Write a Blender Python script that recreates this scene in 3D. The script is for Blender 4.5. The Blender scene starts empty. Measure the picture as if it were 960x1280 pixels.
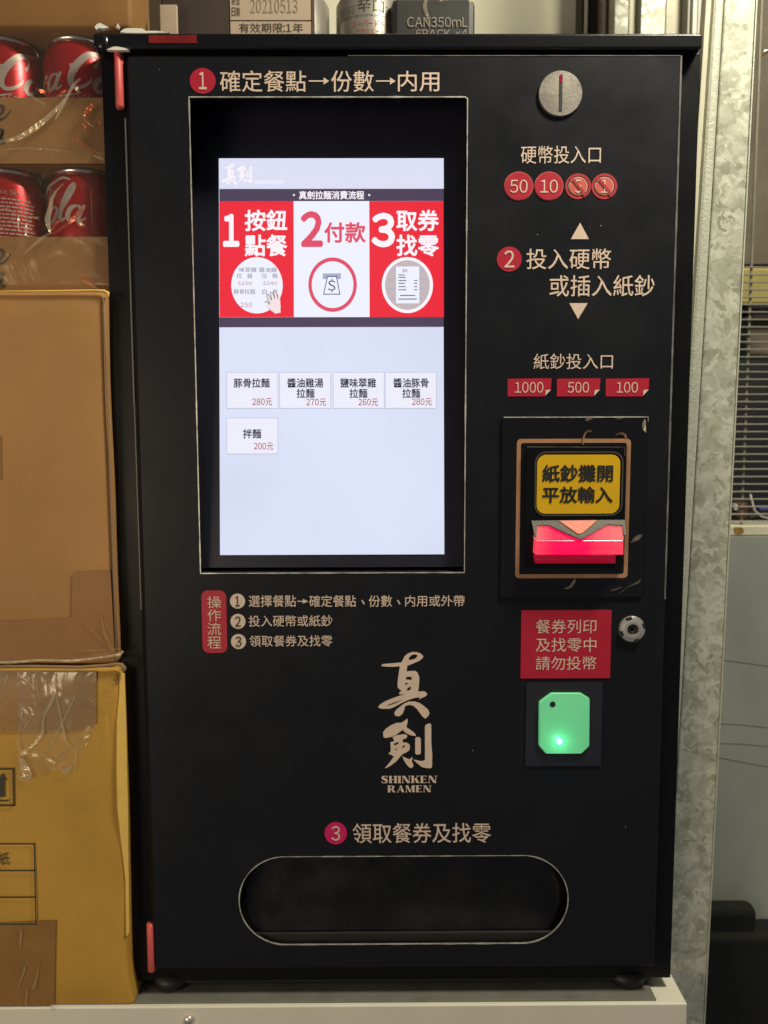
import bpy, bmesh, math, random
from mathutils import Vector, Matrix, noise
from mathutils.geometry import tessellate_polygon
random.seed(7)
S = bpy.context.scene
COL = S.collection

# ------------------------------------------------------------------ camera
W, ZT = 0.48, 1.75                       # door width in metres, height of the door's top edge
F, CX, CY = 1000.0, 480.0, 640.0
def rot3(rx, ry, rz):
    return Matrix.Rotation(rx, 3, 'X') @ Matrix.Rotation(ry, 3, 'Y') @ Matrix.Rotation(rz, 3, 'Z')
RF = rot3(0.0927, -0.0055, -0.0026)
TF = Vector((-0.4607, -0.8237, 1.4414)) * W
def f2w(q):                              # (right, down, forward) -> world axes
    return Vector((q[0], q[2], -q[1]))
_c = -(RF.transposed() @ TF)
CAM = f2w(_c) + Vector((-W / 2, 0, ZT))
right, down, fwd = f2w(RF[0]), f2w(RF[1]), f2w(RF[2])
cd = bpy.data.cameras.new('camera'); cam = bpy.data.objects.new('camera', cd); COL.objects.link(cam)
m = Matrix((right, -down, -fwd)).transposed().to_4x4(); m.translation = CAM
cam.matrix_world = m
cd.sensor_fit = 'VERTICAL'; cd.sensor_height = 36; cd.lens = 36 * F / 1280
cd.dof.use_dof = True; cd.dof.focus_distance = .715; cd.dof.aperture_fstop = 4.5
cd.clip_start = 0.02; cd.clip_end = 100
S.camera = cam

# ------------------------------------------------------------------ world and lamps
w = bpy.data.worlds.new('World'); S.world = w; w.use_nodes = True
bg = w.node_tree.nodes['Background']; bg.inputs[0].default_value = (0.80, 0.86, 1.0, 1); bg.inputs[1].default_value = 0.10
S.view_settings.view_transform = 'Standard'; S.view_settings.look = 'None'; S.view_settings.exposure = 0; S.view_settings.gamma = 1
def area(name, loc, target, size, power, color):
    l = bpy.data.lights.new(name, 'AREA'); l.shape = 'DISK'; l.size = size; l.energy = power; l.color = color
    o = bpy.data.objects.new(name, l); COL.objects.link(o); o.location = loc
    o.rotation_euler = (Vector(target) - Vector(loc)).to_track_quat('-Z', 'Y').to_euler()
    return o
area('ceiling_lamp', (0.52, -0.36, 2.36), (0.10, -0.05, 1.2), 0.22, 16.5, (1.0, 0.93, 0.73))
area('fill_light', (-1.15, -1.45, 1.25), (-0.15, 0.0, 1.15), 0.9, 11.0, (1.0, 0.82, 0.56))  # added warm fill for the cartons and the lower half

# ------------------------------------------------------------------ materials
def lin(r, g, b):
    return tuple(((c / 255) / 12.92 if c / 255 <= .04045 else ((c / 255 + .055) / 1.055) ** 2.4) for c in (r, g, b))
def mat(name, col, rough=.5, metal=0, spec=.5, var=0, vscale=20, bump=0, bscale=60, vcol=None, emit=None, estr=1, alpha=None, stretch=None, rvar=0):
    m = bpy.data.materials.new(name); m.use_nodes = True
    nt = m.node_tree; N = nt.nodes; L = nt.links; b = N['Principled BSDF']
    b.inputs['Base Color'].default_value = (*col, 1); b.inputs['Roughness'].default_value = rough
    b.inputs['Metallic'].default_value = metal; b.inputs['Specular IOR Level'].default_value = spec
    if var or bump or rvar:
        tc = N.new('ShaderNodeTexCoord'); mp = N.new('ShaderNodeMapping'); L.new(tc.outputs['Object'], mp.inputs[0])
        if stretch: mp.inputs['Scale'].default_value = stretch
    if var or rvar:
        n = N.new('ShaderNodeTexNoise'); n.inputs['Scale'].default_value = vscale; n.inputs['Detail'].default_value = 6
        n.inputs['Roughness'].default_value = .6; L.new(mp.outputs[0], n.inputs[0])
    if var:
        r = N.new('ShaderNodeValToRGB'); r.color_ramp.elements[0].position = .3; r.color_ramp.elements[1].position = .7
        d = vcol or tuple(c * (1 - var) for c in col)
        r.color_ramp.elements[0].color = (*d, 1); r.color_ramp.elements[1].color = (*[min(1, c * (1 + (var if not vcol else 0))) for c in col], 1)
        L.new(n.outputs[0], r.inputs[0]); L.new(r.outputs[0], b.inputs['Base Color'])
    if rvar:
        mr = N.new('ShaderNodeMapRange'); mr.inputs[1].default_value = .3; mr.inputs[2].default_value = .7
        mr.inputs[3].default_value = rough - rvar; mr.inputs[4].default_value = rough + rvar
        L.new(n.outputs[0], mr.inputs[0]); L.new(mr.outputs[0], b.inputs['Roughness'])
    if bump:
        n2 = N.new('ShaderNodeTexNoise'); n2.inputs['Scale'].default_value = bscale; n2.inputs['Detail'].default_value = 5; L.new(mp.outputs[0], n2.inputs[0])
        bp = N.new('ShaderNodeBump'); bp.inputs['Strength'].default_value = bump; bp.inputs['Distance'].default_value = .002
        L.new(n2.outputs[0], bp.inputs['Height']); L.new(bp.outputs[0], b.inputs['Normal'])
    if emit:
        b.inputs['Emission Color'].default_value = (*emit, 1); b.inputs['Emission Strength'].default_value = estr
    return m
M = {}
def door_paint():
    m = mat('black_powder_coat', (.0102, .0110, .0145), .40, 0, .20, bump=.05, bscale=900, rvar=.10, vscale=14)
    nt = m.node_tree; N = nt.nodes; L = nt.links; b = N['Principled BSDF']
    tc = N.new('ShaderNodeTexCoord')
    v = N.new('ShaderNodeTexVoronoi'); v.inputs['Scale'].default_value = 42; L.new(tc.outputs['Object'], v.inputs['Vector'])
    lt = N.new('ShaderNodeMath'); lt.operation = 'LESS_THAN'; lt.inputs[1].default_value = .021; L.new(v.outputs['Distance'], lt.inputs[0])
    mx = N.new('ShaderNodeMix'); mx.data_type = 'RGBA'; L.new(lt.outputs[0], mx.inputs[0])
    mx.inputs[6].default_value = (.0102, .0110, .0145, 1); mx.inputs[7].default_value = (.30, .28, .24, 1)
    L.new(mx.outputs[2], b.inputs['Base Color'])
    return m
M['door'] = door_paint()
M['frame'] = mat('black_frame_paint', (.0045, .0047, .0056), .38, 0, .22, bump=.04, bscale=700, rvar=.06, vscale=12)
M['lip'] = mat('black_gloss_lip', (.006, .006, .007), .24, 0, .5, bump=.05, bscale=120)
M['edge'] = mat('cut_metal_edge', (.80, .72, .60), .35, .55, var=.45, vscale=90)
M['print'] = mat('cream_print', (.70, .54, .43), .55, var=.05, vscale=200)
M['print_dark'] = mat('black_print', (.012, .012, .013), .55)
M['red'] = mat('red_print', lin(178, 30, 54), .45, var=.06, vscale=60)
M['magenta'] = mat('magenta_print', lin(205, 26, 98), .45)
M['ringred'] = mat('dull_red_print', lin(172, 42, 50), .5)
M['coral'] = mat('coral_print', lin(205, 92, 86), .5)
M['bezel'] = mat('screen_bezel_black', (.018, .018, .030), .34, 0, .4, rvar=.05, vscale=15)  # blue tint holds the screen's bloom, as in the recess
M['recess'] = mat('recess_black', (.015, .015, .024), .5)
M['gloss'] = mat('gloss_black_acrylic', (.008, .008, .010), .10, 0, .5, bump=.12, bscale=25)
M['flap'] = mat('smoked_flap', (.014, .013, .011), .20, 0, .5, bump=.10, bscale=14, var=.8, vcol=(.003, .003, .003), vscale=22, rvar=.10)  # lighter patches stand in for blurred reflections
M['slotin'] = mat('dark_tray_inside', (.012, .011, .010), .6)
M['steel'] = mat('brushed_steel', (.34, .31, .27), .42, .8, bump=.08, bscale=300, rvar=.08, vscale=40)
M['chrome'] = mat('chrome', (.75, .71, .64), .34, .75)
M['pewter'] = mat('grey_acceptor_trim', (.075, .068, .055), .5, .3, bump=.1, bscale=300)
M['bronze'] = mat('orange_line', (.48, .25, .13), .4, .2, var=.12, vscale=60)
M['yellow'] = mat('yellow_sticker', lin(216, 172, 20), .42, var=.10, vscale=14)
M['hinge'] = mat('red_hinge_paint', lin(214, 92, 88), .45, var=.08, vscale=80)
M['redreflex'] = mat('dark_red_reflection', lin(120, 30, 28), .35, var=.25, vscale=30)  # red reflection put into a flat colour
M['foam'] = mat('white_scrap', (.82, .80, .70), .7)
M['rubber'] = mat('black_rubber', (.012, .012, .012), .5)
M['shelf'] = mat('cream_painted_shelf', (.74, .70, .58), .45, var=.05, vscale=12, bump=.05, bscale=200)
M['mat'] = mat('grey_mat', (.16, .155, .125), .7, var=.15, vscale=40)
M['carton'] = mat('cardboard', (.42, .218, .078), .72, 0, .25, var=.13, vscale=6, bump=.30, bscale=16)
M['carton2'] = mat('yellow_cardboard', (.51, .285, .046), .6, 0, .3, var=.15, vscale=7, bump=.36, bscale=14)
M['cartonedge'] = mat('cardboard_cut_edge', (.27, .17, .09), .85, bump=.4, bscale=500)
M['tray'] = mat('tray_cardboard', (.26, .128, .040), .65, 0, .3, var=.12, vscale=10, bump=.1, bscale=220)
M['tape'] = mat('brown_packing_tape', (.30, .155, .040), .28, 0, .5, var=.12, vscale=18, bump=.25, bscale=45)
M['ink'] = mat('carton_ink', (.035, .032, .020), .6)
M['can'] = mat('red_can', (.40, .008, .013), .28, .5, .5, var=.05, vscale=30)
M['canwhite'] = mat('can_white_print', (.36, .29, .25), .35, .3)
M['alu'] = mat('aluminium', (.72, .70, .66), .25, 1)
M['wall'] = mat('cream_wall', (.76, .73, .56), .7, var=.05, vscale=5, bump=.06, bscale=90)
M['brown'] = mat('brown_trim', (.085, .045, .026), .45, var=.3, vscale=14, stretch=(10, 10, .6))
M['dark'] = mat('dark_trim', (.016, .016, .015), .5)
M['paletrim'] = mat('pale_trim', (.62, .58, .44), .45, var=.06, vscale=20)
M['greytrim'] = mat('grey_trim', (.30, .30, .26), .45)
M['darkbox'] = mat('dark_brown_carton', (.050, .034, .027), .6, var=.2, vscale=15)
M['blackbox'] = mat('black_carton', (.020, .020, .019), .5, var=.15, vscale=15)
M['label'] = mat('beige_label', (.46, .36, .27), .6, var=.05, vscale=40)
M['greyprint'] = mat('grey_print', (.26, .22, .17), .6)
M['redprint'] = mat('beer_red_print', (.42, .07, .035), .5)
M['silver'] = mat('silver_can_print', (.27, .25, .215), .4, .4, var=.1, vscale=40)
M['yellowcloth'] = mat('yellow_carton_far', (.36, .29, .085), .7, var=.25, vscale=12)
M['wire'] = mat('rack_wire', (.42, .40, .33), .35, .6)
M['glasspanel'] = mat('grey_green_panel', (.36, .37, .32), .35, 0, .5, var=.22, vscale=4, stretch=(1, 1, .6))
M['redbrown'] = mat('red_brown_far', (.15, .055, .035), .6, var=.3, vscale=20)
M['faintline'] = mat('panel_scratch', (.15, .155, .13), .6)
M['chair'] = mat('black_chair', (.014, .015, .013), .85, 0, .2, var=.3, vscale=15)
M['taupe'] = mat('far_dark_taupe', (.105, .085, .055), .6, var=.45, vscale=14)
M['blue'] = mat('far_blue', (.10, .11, .30), .5)
M['green_far'] = mat('far_green', (.13, .19, .08), .6)

def galvanised(name, bright, dull):
    m = bpy.data.materials.new(name); m.use_nodes = True; nt = m.node_tree; N = nt.nodes; L = nt.links; b = N['Principled BSDF']
    tc = N.new('ShaderNodeTexCoord')
    n = N.new('ShaderNodeTexNoise'); n.inputs['Scale'].default_value = 75; n.inputs['Detail'].default_value = 5
    L.new(tc.outputs['Object'], n.inputs[0])
    mx = N.new('ShaderNodeMix'); mx.data_type = 'VECTOR'; mx.inputs[0].default_value = .034
    L.new(tc.outputs['Object'], mx.inputs[4]); L.new(n.outputs['Color'], mx.inputs[5])
    v = N.new('ShaderNodeTexVoronoi'); v.inputs['Scale'].default_value = 135; L.new(mx.outputs[1], v.inputs['Vector'])
    sp = N.new('ShaderNodeSeparateColor'); L.new(v.outputs['Color'], sp.inputs[0])
    n2 = N.new('ShaderNodeTexNoise'); n2.inputs['Scale'].default_value = 55; n2.inputs['Detail'].default_value = 4; L.new(tc.outputs['Object'], n2.inputs[0])
    ad = N.new('ShaderNodeMath'); ad.operation = 'MULTIPLY_ADD'; ad.inputs[1].default_value = .55; L.new(sp.outputs[0], ad.inputs[0]); L.new(n2.outputs[0], ad.inputs[2])
    r = N.new('ShaderNodeValToRGB'); e = r.color_ramp.elements
    e[0].position = .42; e[0].color = (*dull, 1); e[1].position = 1.0; e[1].color = (*bright, 1)
    L.new(ad.outputs[0], r.inputs[0]); L.new(r.outputs[0], b.inputs['Base Color'])
    b.inputs['Metallic'].default_value = .25; b.inputs['Roughness'].default_value = .5
    mr = N.new('ShaderNodeMapRange'); mr.inputs[3].default_value = .62; mr.inputs[4].default_value = .36; L.new(sp.outputs[1], mr.inputs[0]); L.new(mr.outputs[0], b.inputs['Roughness'])
    return m
M['galv'] = galvanised('galvanised_spangle', (.58, .59, .49), (.31, .315, .235))
M['galvplain'] = mat('galvanised_bead', (.52, .53, .43), .5, .2, var=.10, vscale=120, bump=.25, bscale=500)
M['galvfar'] = galvanised('galvanised_sheet_zinc', (.40, .40, .32), (.30, .30, .23))
M['galvdark'] = mat('galvanised_dark_band', (.25, .235, .17), .5, .2, var=.2, vscale=40)  # darker grey zinc for ribs, uprights and the column's gap

def film(name, amount, rough=.12, bscale=30, bstr=.8, tint=(1, .96, .9), dif=.25):
    m = bpy.data.materials.new(name); m.use_nodes = True; nt = m.node_tree; N = nt.nodes; L = nt.links
    N.remove(N['Principled BSDF']); out = N['Material Output']
    t = N.new('ShaderNodeBsdfTransparent'); g = N.new('ShaderNodeBsdfGlossy'); g.inputs['Roughness'].default_value = rough; g.inputs[0].default_value = (*tint, 1)
    d = N.new('ShaderNodeBsdfDiffuse'); d.inputs[0].default_value = (*tint, 1)
    mx = N.new('ShaderNodeMixShader'); mx2 = N.new('ShaderNodeMixShader')
    tc = N.new('ShaderNodeTexCoord'); n = N.new('ShaderNodeTexNoise'); n.inputs['Scale'].default_value = bscale; n.inputs['Detail'].default_value = 3; n.inputs['Distortion'].default_value = 1.2
    L.new(tc.outputs['Object'], n.inputs[0])
    bp = N.new('ShaderNodeBump'); bp.inputs['Strength'].default_value = bstr; bp.inputs['Distance'].default_value = .01; L.new(n.outputs[0], bp.inputs['Height'])
    L.new(bp.outputs[0], g.inputs['Normal'])
    mx2.inputs[0].default_value = dif; L.new(g.outputs[0], mx2.inputs[1]); L.new(d.outputs[0], mx2.inputs[2])
    mx.inputs[0].default_value = amount; L.new(t.outputs[0], mx.inputs[1]); L.new(mx2.outputs[0], mx.inputs[2]); L.new(mx.outputs[0], out.inputs[0])
    return m
M['film'] = film('clear_shrink_film', .055, .22, 16, .3, (1, .85, .65), .35)
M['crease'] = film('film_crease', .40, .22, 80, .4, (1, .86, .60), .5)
M['cleartape'] = film('clear_tape', .10, .16, 16, .6)
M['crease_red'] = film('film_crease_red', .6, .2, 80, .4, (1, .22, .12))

def emis(name, rgb, k=1.0):
    return mat(name, (.01, .01, .012), .25, 0, .12, emit=lin(*rgb), estr=k)
M['s_white'] = emis('screen_white', (222, 228, 250))
def uneven(m, lo):
    nt = m.node_tree; N = nt.nodes; L = nt.links
    tc = N.new('ShaderNodeTexCoord'); n = N.new('ShaderNodeTexNoise'); n.inputs['Scale'].default_value = 5; L.new(tc.outputs['Object'], n.inputs[0])
    mr = N.new('ShaderNodeMapRange'); mr.inputs[1].default_value = .3; mr.inputs[2].default_value = .7; mr.inputs[3].default_value = lo; mr.inputs[4].default_value = 1.02
    L.new(n.outputs[0], mr.inputs[0]); L.new(mr.outputs[0], N['Principled BSDF'].inputs['Emission Strength'])
uneven(M['s_white'], .92)
M['s_head'] = emis('screen_header', (222, 224, 246))
M['s_panel'] = emis('screen_panel_white', (240, 242, 253))
M['s_red'] = emis('screen_red', (238, 46, 62))
M['s_pink'] = emis('screen_pink', (226, 80, 108))
M['s_band'] = emis('screen_band', (80, 68, 90))
M['s_text'] = emis('screen_text_white', (252, 246, 252))
M['s_ink'] = emis('screen_text_dark', (52, 48, 70))
M['s_grey'] = emis('screen_text_grey', (120, 116, 138))
M['s_price'] = emis('screen_price', (176, 76, 104))
M['s_btn'] = emis('screen_button', (237, 238, 250))
M['s_btnedge'] = emis('screen_button_edge', (196, 198, 214))
M['s_hand'] = emis('screen_hand', (246, 226, 226))
M['s_wood'] = emis('screen_wood', (196, 184, 186))
M['s_slot'] = emis('screen_slot', (168, 172, 206))
M['green'] = mat('green_lit_plate', lin(112, 190, 138), .35, emit=lin(92, 200, 138), estr=.42, var=.12, vscale=12)
M['led'] = mat('green_led', (.2, .9, .7), .3, emit=(.25, 1.0, .85), estr=2.6)
M['lens'] = mat('red_lit_lens', (.18, .004, .02), .22, 0, .4, emit=(1.0, .006, .085), estr=.85)
M['lens_side'] = mat('pink_lit_lens', (.22, .03, .035), .35, 0, .3, emit=(1.0, .14, .15), estr=.45)
M['lens_low'] = mat('dim_red_lens', (.16, .006, .015), .2, emit=(.55, .002, .035), estr=.42)
M['salmon'] = mat('salmon_arrow', (.55, .16, .10), .5, bump=.2, bscale=500, emit=(.9, .2, .12), estr=.30)

# ------------------------------------------------------------------ planes
def ray(px, py):
    return (right * ((px - CX) / F) + down * ((py - CY) / F) + fwd)
class Plane:
    def __init__(s, o, u, v):
        s.o, s.u, s.v = Vector(o), Vector(u).normalized(), Vector(v).normalized(); s.n = s.u.cross(s.v)
        if s.n.dot(CAM - s.o) < 0: s.n = -s.n
    def world(s, px, py):
        d = ray(px, py); return CAM + d * ((s.o - CAM).dot(s.n) / d.dot(s.n))
    def ab(s, px, py):
        p = s.world(px, py) - s.o; return (p.dot(s.u), p.dot(s.v))
    def pt(s, a, b, off=0): return s.o + s.u * a + s.v * b + s.n * off
    def box(s, x0, y0, x1, y1):
        xm, ym = (x0 + x1) / 2, (y0 + y1) / 2
        return s.ab(x0, ym)[0], s.ab(xm, y1)[1], s.ab(x1, ym)[0], s.ab(xm, y0)[1]
def wallplane(y): return Plane((0, y, 0), (1, 0, 0), (0, 0, 1))
def at(px, py, y): return wallplane(y).world(px, py)
DP = wallplane(0.0)

# ------------------------------------------------------------------ builders
def link(o, parent=None):
    COL.objects.link(o)
    if parent:
        o.parent = parent
        t = Vector(); q = parent
        mw = Matrix.Identity(4)
        chain = []
        while q: chain.append(q); q = q.parent
        for q in reversed(chain): mw = mw @ q.matrix_parent_inverse @ q.matrix_basis
        o.matrix_parent_inverse = mw.inverted()
    return o
def mesh(name, V, Fc, m, parent=None, smooth=False):
    me = bpy.data.meshes.new(name); me.from_pydata([tuple(v) for v in V], [], Fc); me.update()
    if smooth:
        for p in me.polygons: p.use_smooth = True
    if m: me.materials.append(m)
    return link(bpy.data.objects.new(name, me), parent)
def fix(bm): bmesh.ops.recalc_face_normals(bm, faces=bm.faces)
def frombm(name, bm, m, parent=None, smooth=False):
    me = bpy.data.meshes.new(name); bm.to_mesh(me); bm.free()
    if smooth:
        for p in me.polygons: p.use_smooth = True
    if m: me.materials.append(m)
    return link(bpy.data.objects.new(name, me), parent)
def bmbox(bm, x0, x1, y0, y1, z0, z1):
    vs = [bm.verts.new(p) for p in ((x0, y0, z0), (x1, y0, z0), (x1, y1, z0), (x0, y1, z0), (x0, y0, z1), (x1, y0, z1), (x1, y1, z1), (x0, y1, z1))]
    for f in ((0, 3, 2, 1), (4, 5, 6, 7), (0, 1, 5, 4), (1, 2, 6, 5), (2, 3, 7, 6), (3, 0, 4, 7)): bm.faces.new([vs[i] for i in f])
def box(name, x0, x1, y0, y1, z0, z1, m, parent=None, bev=0, seg=2):
    bm = bmesh.new(); bmbox(bm, x0, x1, y0, y1, z0, z1)
    if bev: bmesh.ops.bevel(bm, geom=list(bm.edges), offset=bev, segments=seg, affect='EDGES', profile=.5)
    fix(bm); return frombm(name, bm, m, parent)
def empty(name, loc, label=None, cat=None, group=None):
    o = bpy.data.objects.new(name, None); o.empty_display_size = .02; o.location = loc; COL.objects.link(o); tag(o, label, cat, group); return o
def tag(o, label=None, cat=None, group=None, kind=None):
    if label: o['label'] = label
    if cat: o['category'] = cat
    if group: o['group'] = group
    if kind: o['kind'] = kind
    return o
def flat(name, shapes, pl, off, m, parent=None, thick=0):
    """shapes: list of [outer, hole, ...] loops in plane coordinates"""
    V, Fc = [], []
    for loops in shapes:
        base = len(V); pts = [p for l in loops for p in l]
        V += [pl.pt(a, b, off) for a, b in pts]
        for t in tessellate_polygon([[Vector((a, b, 0)) for a, b in l] for l in loops]):
            Fc.append(tuple(base + i for i in t))
        if thick:
            b2 = len(V); V += [pl.pt(a, b, off - thick) for a, b in pts]; k = 0
            for l in loops:
                n = len(l)
                for i in range(n): j = (i + 1) % n; Fc.append((base + k + i, base + k + j, b2 + k + j, b2 + k + i))
                k += n
    bm = bmesh.new(); tmp = bpy.data.meshes.new('t'); tmp.from_pydata([tuple(v) for v in V], [], Fc); bm.from_mesh(tmp); bpy.data.meshes.remove(tmp)
    bmesh.ops.remove_doubles(bm, verts=bm.verts, dist=1e-7); fix(bm)
    if not thick:
        for f in bm.faces:
            if f.normal.dot(pl.n) < 0: f.normal_flip()
    return frombm(name, bm, m, parent)
def rectl(x0, y0, x1, y1): return [(x0, y0), (x1, y0), (x1, y1), (x0, y1)]
def rrect(x0, y0, x1, y1, r, n=8):
    P = []
    for cx, cy, a in ((x1 - r, y0 + r, -90), (x1 - r, y1 - r, 0), (x0 + r, y1 - r, 90), (x0 + r, y0 + r, 180)):
        for i in range(n + 1): t = math.radians(a + 90 * i / n); P.append((cx + r * math.cos(t), cy + r * math.sin(t)))
    return P
def ell(cx, cy, rx, ry=None, n=48):
    ry = ry or rx
    return [(cx + rx * math.cos(2 * math.pi * i / n), cy + ry * math.sin(2 * math.pi * i / n)) for i in range(n)]
def pxloop(pl, pts): return [pl.ab(x, y) for x, y in pts]
def disc(name, pl, cx, cy, r, off, m, parent, hole=None, ry=None, thick=0):
    a, b = pl.ab(cx, cy); s = pl.ab(cx + r, cy)[0] - a
    ryy = abs(pl.ab(cx, cy - (ry or r))[1] - b)
    loops = [ell(a, b, s, ryy)]
    if hole: loops.append(ell(a, b, s * hole, ryy * hole))
    return flat(name, [loops], pl, off, m, parent, thick)
def prect(name, pl, x0, y0, x1, y1, off, m, parent, r=0, thick=0):
    A = pl.box(x0, y0, x1, y1)
    if r: r = r * (A[2] - A[0]) / (x1 - x0)
    return flat(name, [[rrect(*A, r) if r else rectl(*A)]], pl, off, m, parent, thick)

_gc = {}
def glyph(ch, bold):
    k = ch
    if k not in _gc:
        c = bpy.data.curves.new('glyph', 'FONT'); c.body = ch; c.size = 1; c.offset = 0; c.resolution_u = 3
        o = bpy.data.objects.new('glyph', c); COL.objects.link(o)
        dg = bpy.context.evaluated_depsgraph_get(); dg.update()
        me = bpy.data.meshes.new_from_object(o.evaluated_get(dg))
        V = [(v.co.x, v.co.y) for v in me.vertices]; Fc = [tuple(p.vertices) for p in me.polygons]
        bpy.data.objects.remove(o); bpy.data.curves.remove(c); bpy.data.meshes.remove(me)
        _gc[k] = (V, Fc)
    return _gc[k]
def wide(ch):
    return chr(ord(ch) + 0xFEE0) if 33 <= ord(ch) <= 126 else ch
def textdata(s, bold=0, gap=.07, vertical=False):
    V, Fc, x = [], [], 0
    for ch in s:
        if ch == ' ': x += .35; continue
        latin = 33 <= ord(ch) <= 126
        gv, gf = glyph(wide(ch), bold)
        if not gv: x += .5; continue
        b = len(V)
        if latin:
            x0 = min(p[0] for p in gv); x1 = max(p[0] for p in gv)
            V += [(p[0] - x0 + x, p[1]) for p in gv]; x += x1 - x0 + gap
        elif vertical: V += [(p[0], p[1] - x) for p in gv]; x += 1.0
        else: V += [(p[0] + x, p[1]) for p in gv]; x += 1.0
        Fc += [tuple(i + b for i in f) for f in gf]
    return V, Fc
def text(name, s, pl, bx, off, m, parent, bold=0, gap=.07, vertical=False, keep=False):
    V, Fc = textdata(s, bold, gap, vertical)
    A = pl.box(*bx)
    x0 = min(p[0] for p in V); x1 = max(p[0] for p in V); y0 = min(p[1] for p in V); y1 = max(p[1] for p in V)
    sx = (A[2] - A[0]) / (x1 - x0); sy = (A[3] - A[1]) / (y1 - y0)
    P, FF = [], []
    # heavier weights: the same outlines again, shifted by the extra half stroke
    sh_ = [(0, 0)] + ([(bold * math.cos(math.pi * i / 4), bold * math.sin(math.pi * i / 4)) for i in range(8)] if bold > 0 else [])
    for i, (dx, dy) in enumerate(sh_):
        b0 = len(P); P += [pl.pt(A[0] + (p[0] + dx - x0) * sx, A[1] + (p[1] + dy - y0) * sy, off + i * 4e-6) for p in V]
        FF += [tuple(k + b0 for k in f) for f in Fc]
    return mesh(name, P, FF, m, parent)
def arrow(name, pl, x0, x1, y, off, m, parent, t=1.6, h=4.5):
    return flat(name, [[pxloop(pl, [(x0, y - t / 2), (x1 - 7, y - t / 2), (x1 - 7, y - h), (x1, y), (x1 - 7, y + h), (x1 - 7, y + t / 2), (x0, y + t / 2)])]], pl, off, m, parent)
def crom(pts, n=6):
    """Catmull-Rom through points of any dimension"""
    out = []; P = [pts[0]] + list(pts) + [pts[-1]]
    for i in range(1, len(P) - 2):
        for k in range(n):
            t = k / n
            out.append(tuple(.5 * (2 * b + (c - a) * t + (2 * a - 5 * b + 4 * c - d) * t * t + (3 * b - a - 3 * c + d) * t ** 3) for a, b, c, d in zip(P[i - 1], P[i], P[i + 1], P[i + 2])))
    out.append(tuple(pts[-1])); return out
def ribbons(strokes, n=6):
    """strokes: lists of (x, y, width) -> flat strips in 2D"""
    V, Fc = [], []
    for st in strokes:
        P = crom(st, n); b = len(V)
        for i, p in enumerate(P):
            q0 = P[max(0, i - 1)]; q1 = P[min(len(P) - 1, i + 1)]
            dx, dy = q1[0] - q0[0], q1[1] - q0[1]; l = math.hypot(dx, dy) or 1
            nx, ny = -dy / l * p[2] / 2, dx / l * p[2] / 2
            V += [(p[0] + nx, p[1] + ny), (p[0] - nx, p[1] - ny)]
        for i in range(len(P) - 1): Fc.append((b + 2 * i, b + 2 * i + 1, b + 2 * i + 3, b + 2 * i + 2))
    return V, Fc
def lathe(bm, prof, cx=0, cy=0, cz=0, n=40, axis='Z'):
    rings = []
    for r, h in prof:
        ring = []
        for i in range(n):
            t = 2 * math.pi * i / n
            p = (cx + r * math.cos(t), cy + r * math.sin(t), cz + h) if axis == 'Z' else (cx + r * math.cos(t), cy - h, cz + r * math.sin(t))
            ring.append(bm.verts.new(p))
        rings.append(ring)
    for a, b in zip(rings, rings[1:]):
        for i in range(n): bm.faces.new((a[i], a[(i + 1) % n], b[(i + 1) % n], b[i]))
    for rg, pr in ((rings[0], prof[0]), (rings[-1], prof[-1])):
        if pr[0] > 1e-6: bm.faces.new(rg)
    fix(bm)
def tube(bm, pts, r, n=8):
    prev = None
    for i, p in enumerate(pts):
        p = Vector(p); d = Vector(pts[min(i + 1, len(pts) - 1)]) - Vector(pts[max(i - 1, 0)]); d.normalize()
        a = d.orthogonal().normalized(); b = d.cross(a)
        if prev:
            a = (prev - d * prev.dot(d)).normalized(); b = d.cross(a)
        prev = a
        rr = r[i] if isinstance(r, (list, tuple)) else r
        ring = [bm.verts.new(p + a * rr * math.cos(2 * math.pi * k / n) + b * rr * math.sin(2 * math.pi * k / n)) for k in range(n)]
        if i == 0: bm.faces.new(ring)
        else:
            for k in range(n): bm.faces.new((last[k], last[(k + 1) % n], ring[(k + 1) % n], ring[k]))
        last = ring
    bm.faces.new(last); fix(bm)
def rim(name, loop, pl, off, width, m, parent, closed=True, jit=.0, depth=.0012):
    """thin irregular strip along a cut edge"""
    bm = bmesh.new(); P = []
    n = len(loop)
    for i in range(n if closed else n - 1):
        a, b = loop[i], loop[(i + 1) % n]; l = math.hypot(b[0] - a[0], b[1] - a[1]); k = max(1, int(l / .004))
        for j in range(k): P.append((a[0] + (b[0] - a[0]) * j / k, a[1] + (b[1] - a[1]) * j / k))
    if not closed: P.append(loop[-1])
    N = len(P); V = []; Fc = []
    for i, p in enumerate(P):
        q0 = P[i - 1] if closed or i else P[0]; q1 = P[(i + 1) % N] if closed or i < N - 1 else P[-1]
        dx, dy = q1[0] - q0[0], q1[1] - q0[1]; l = math.hypot(dx, dy) or 1
        nx, ny = -dy / l, dx / l
        ww = width * (.55 + jit * max(0, noise.noise(Vector((p[0] * 60, p[1] * 60, 3))) + .25) + .35 * abs(noise.noise(Vector((p[0] * 220, p[1] * 220, 1)))))
        V += [pl.pt(p[0] - nx * ww * .5, p[1] - ny * ww * .5, off), pl.pt(p[0] + nx * ww * .5, p[1] + ny * ww * .5, off), pl.pt(p[0] + nx * ww * .3, p[1] + ny * ww * .3, off - depth)]
    K = N if closed else N - 1
    for i in range(K):
        j = (i + 1) % N; Fc += [(3 * i, 3 * j, 3 * j + 1, 3 * i + 1), (3 * i + 1, 3 * j + 1, 3 * j + 2, 3 * i + 2)]
    return mesh(name, V, Fc, m, parent)

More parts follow.
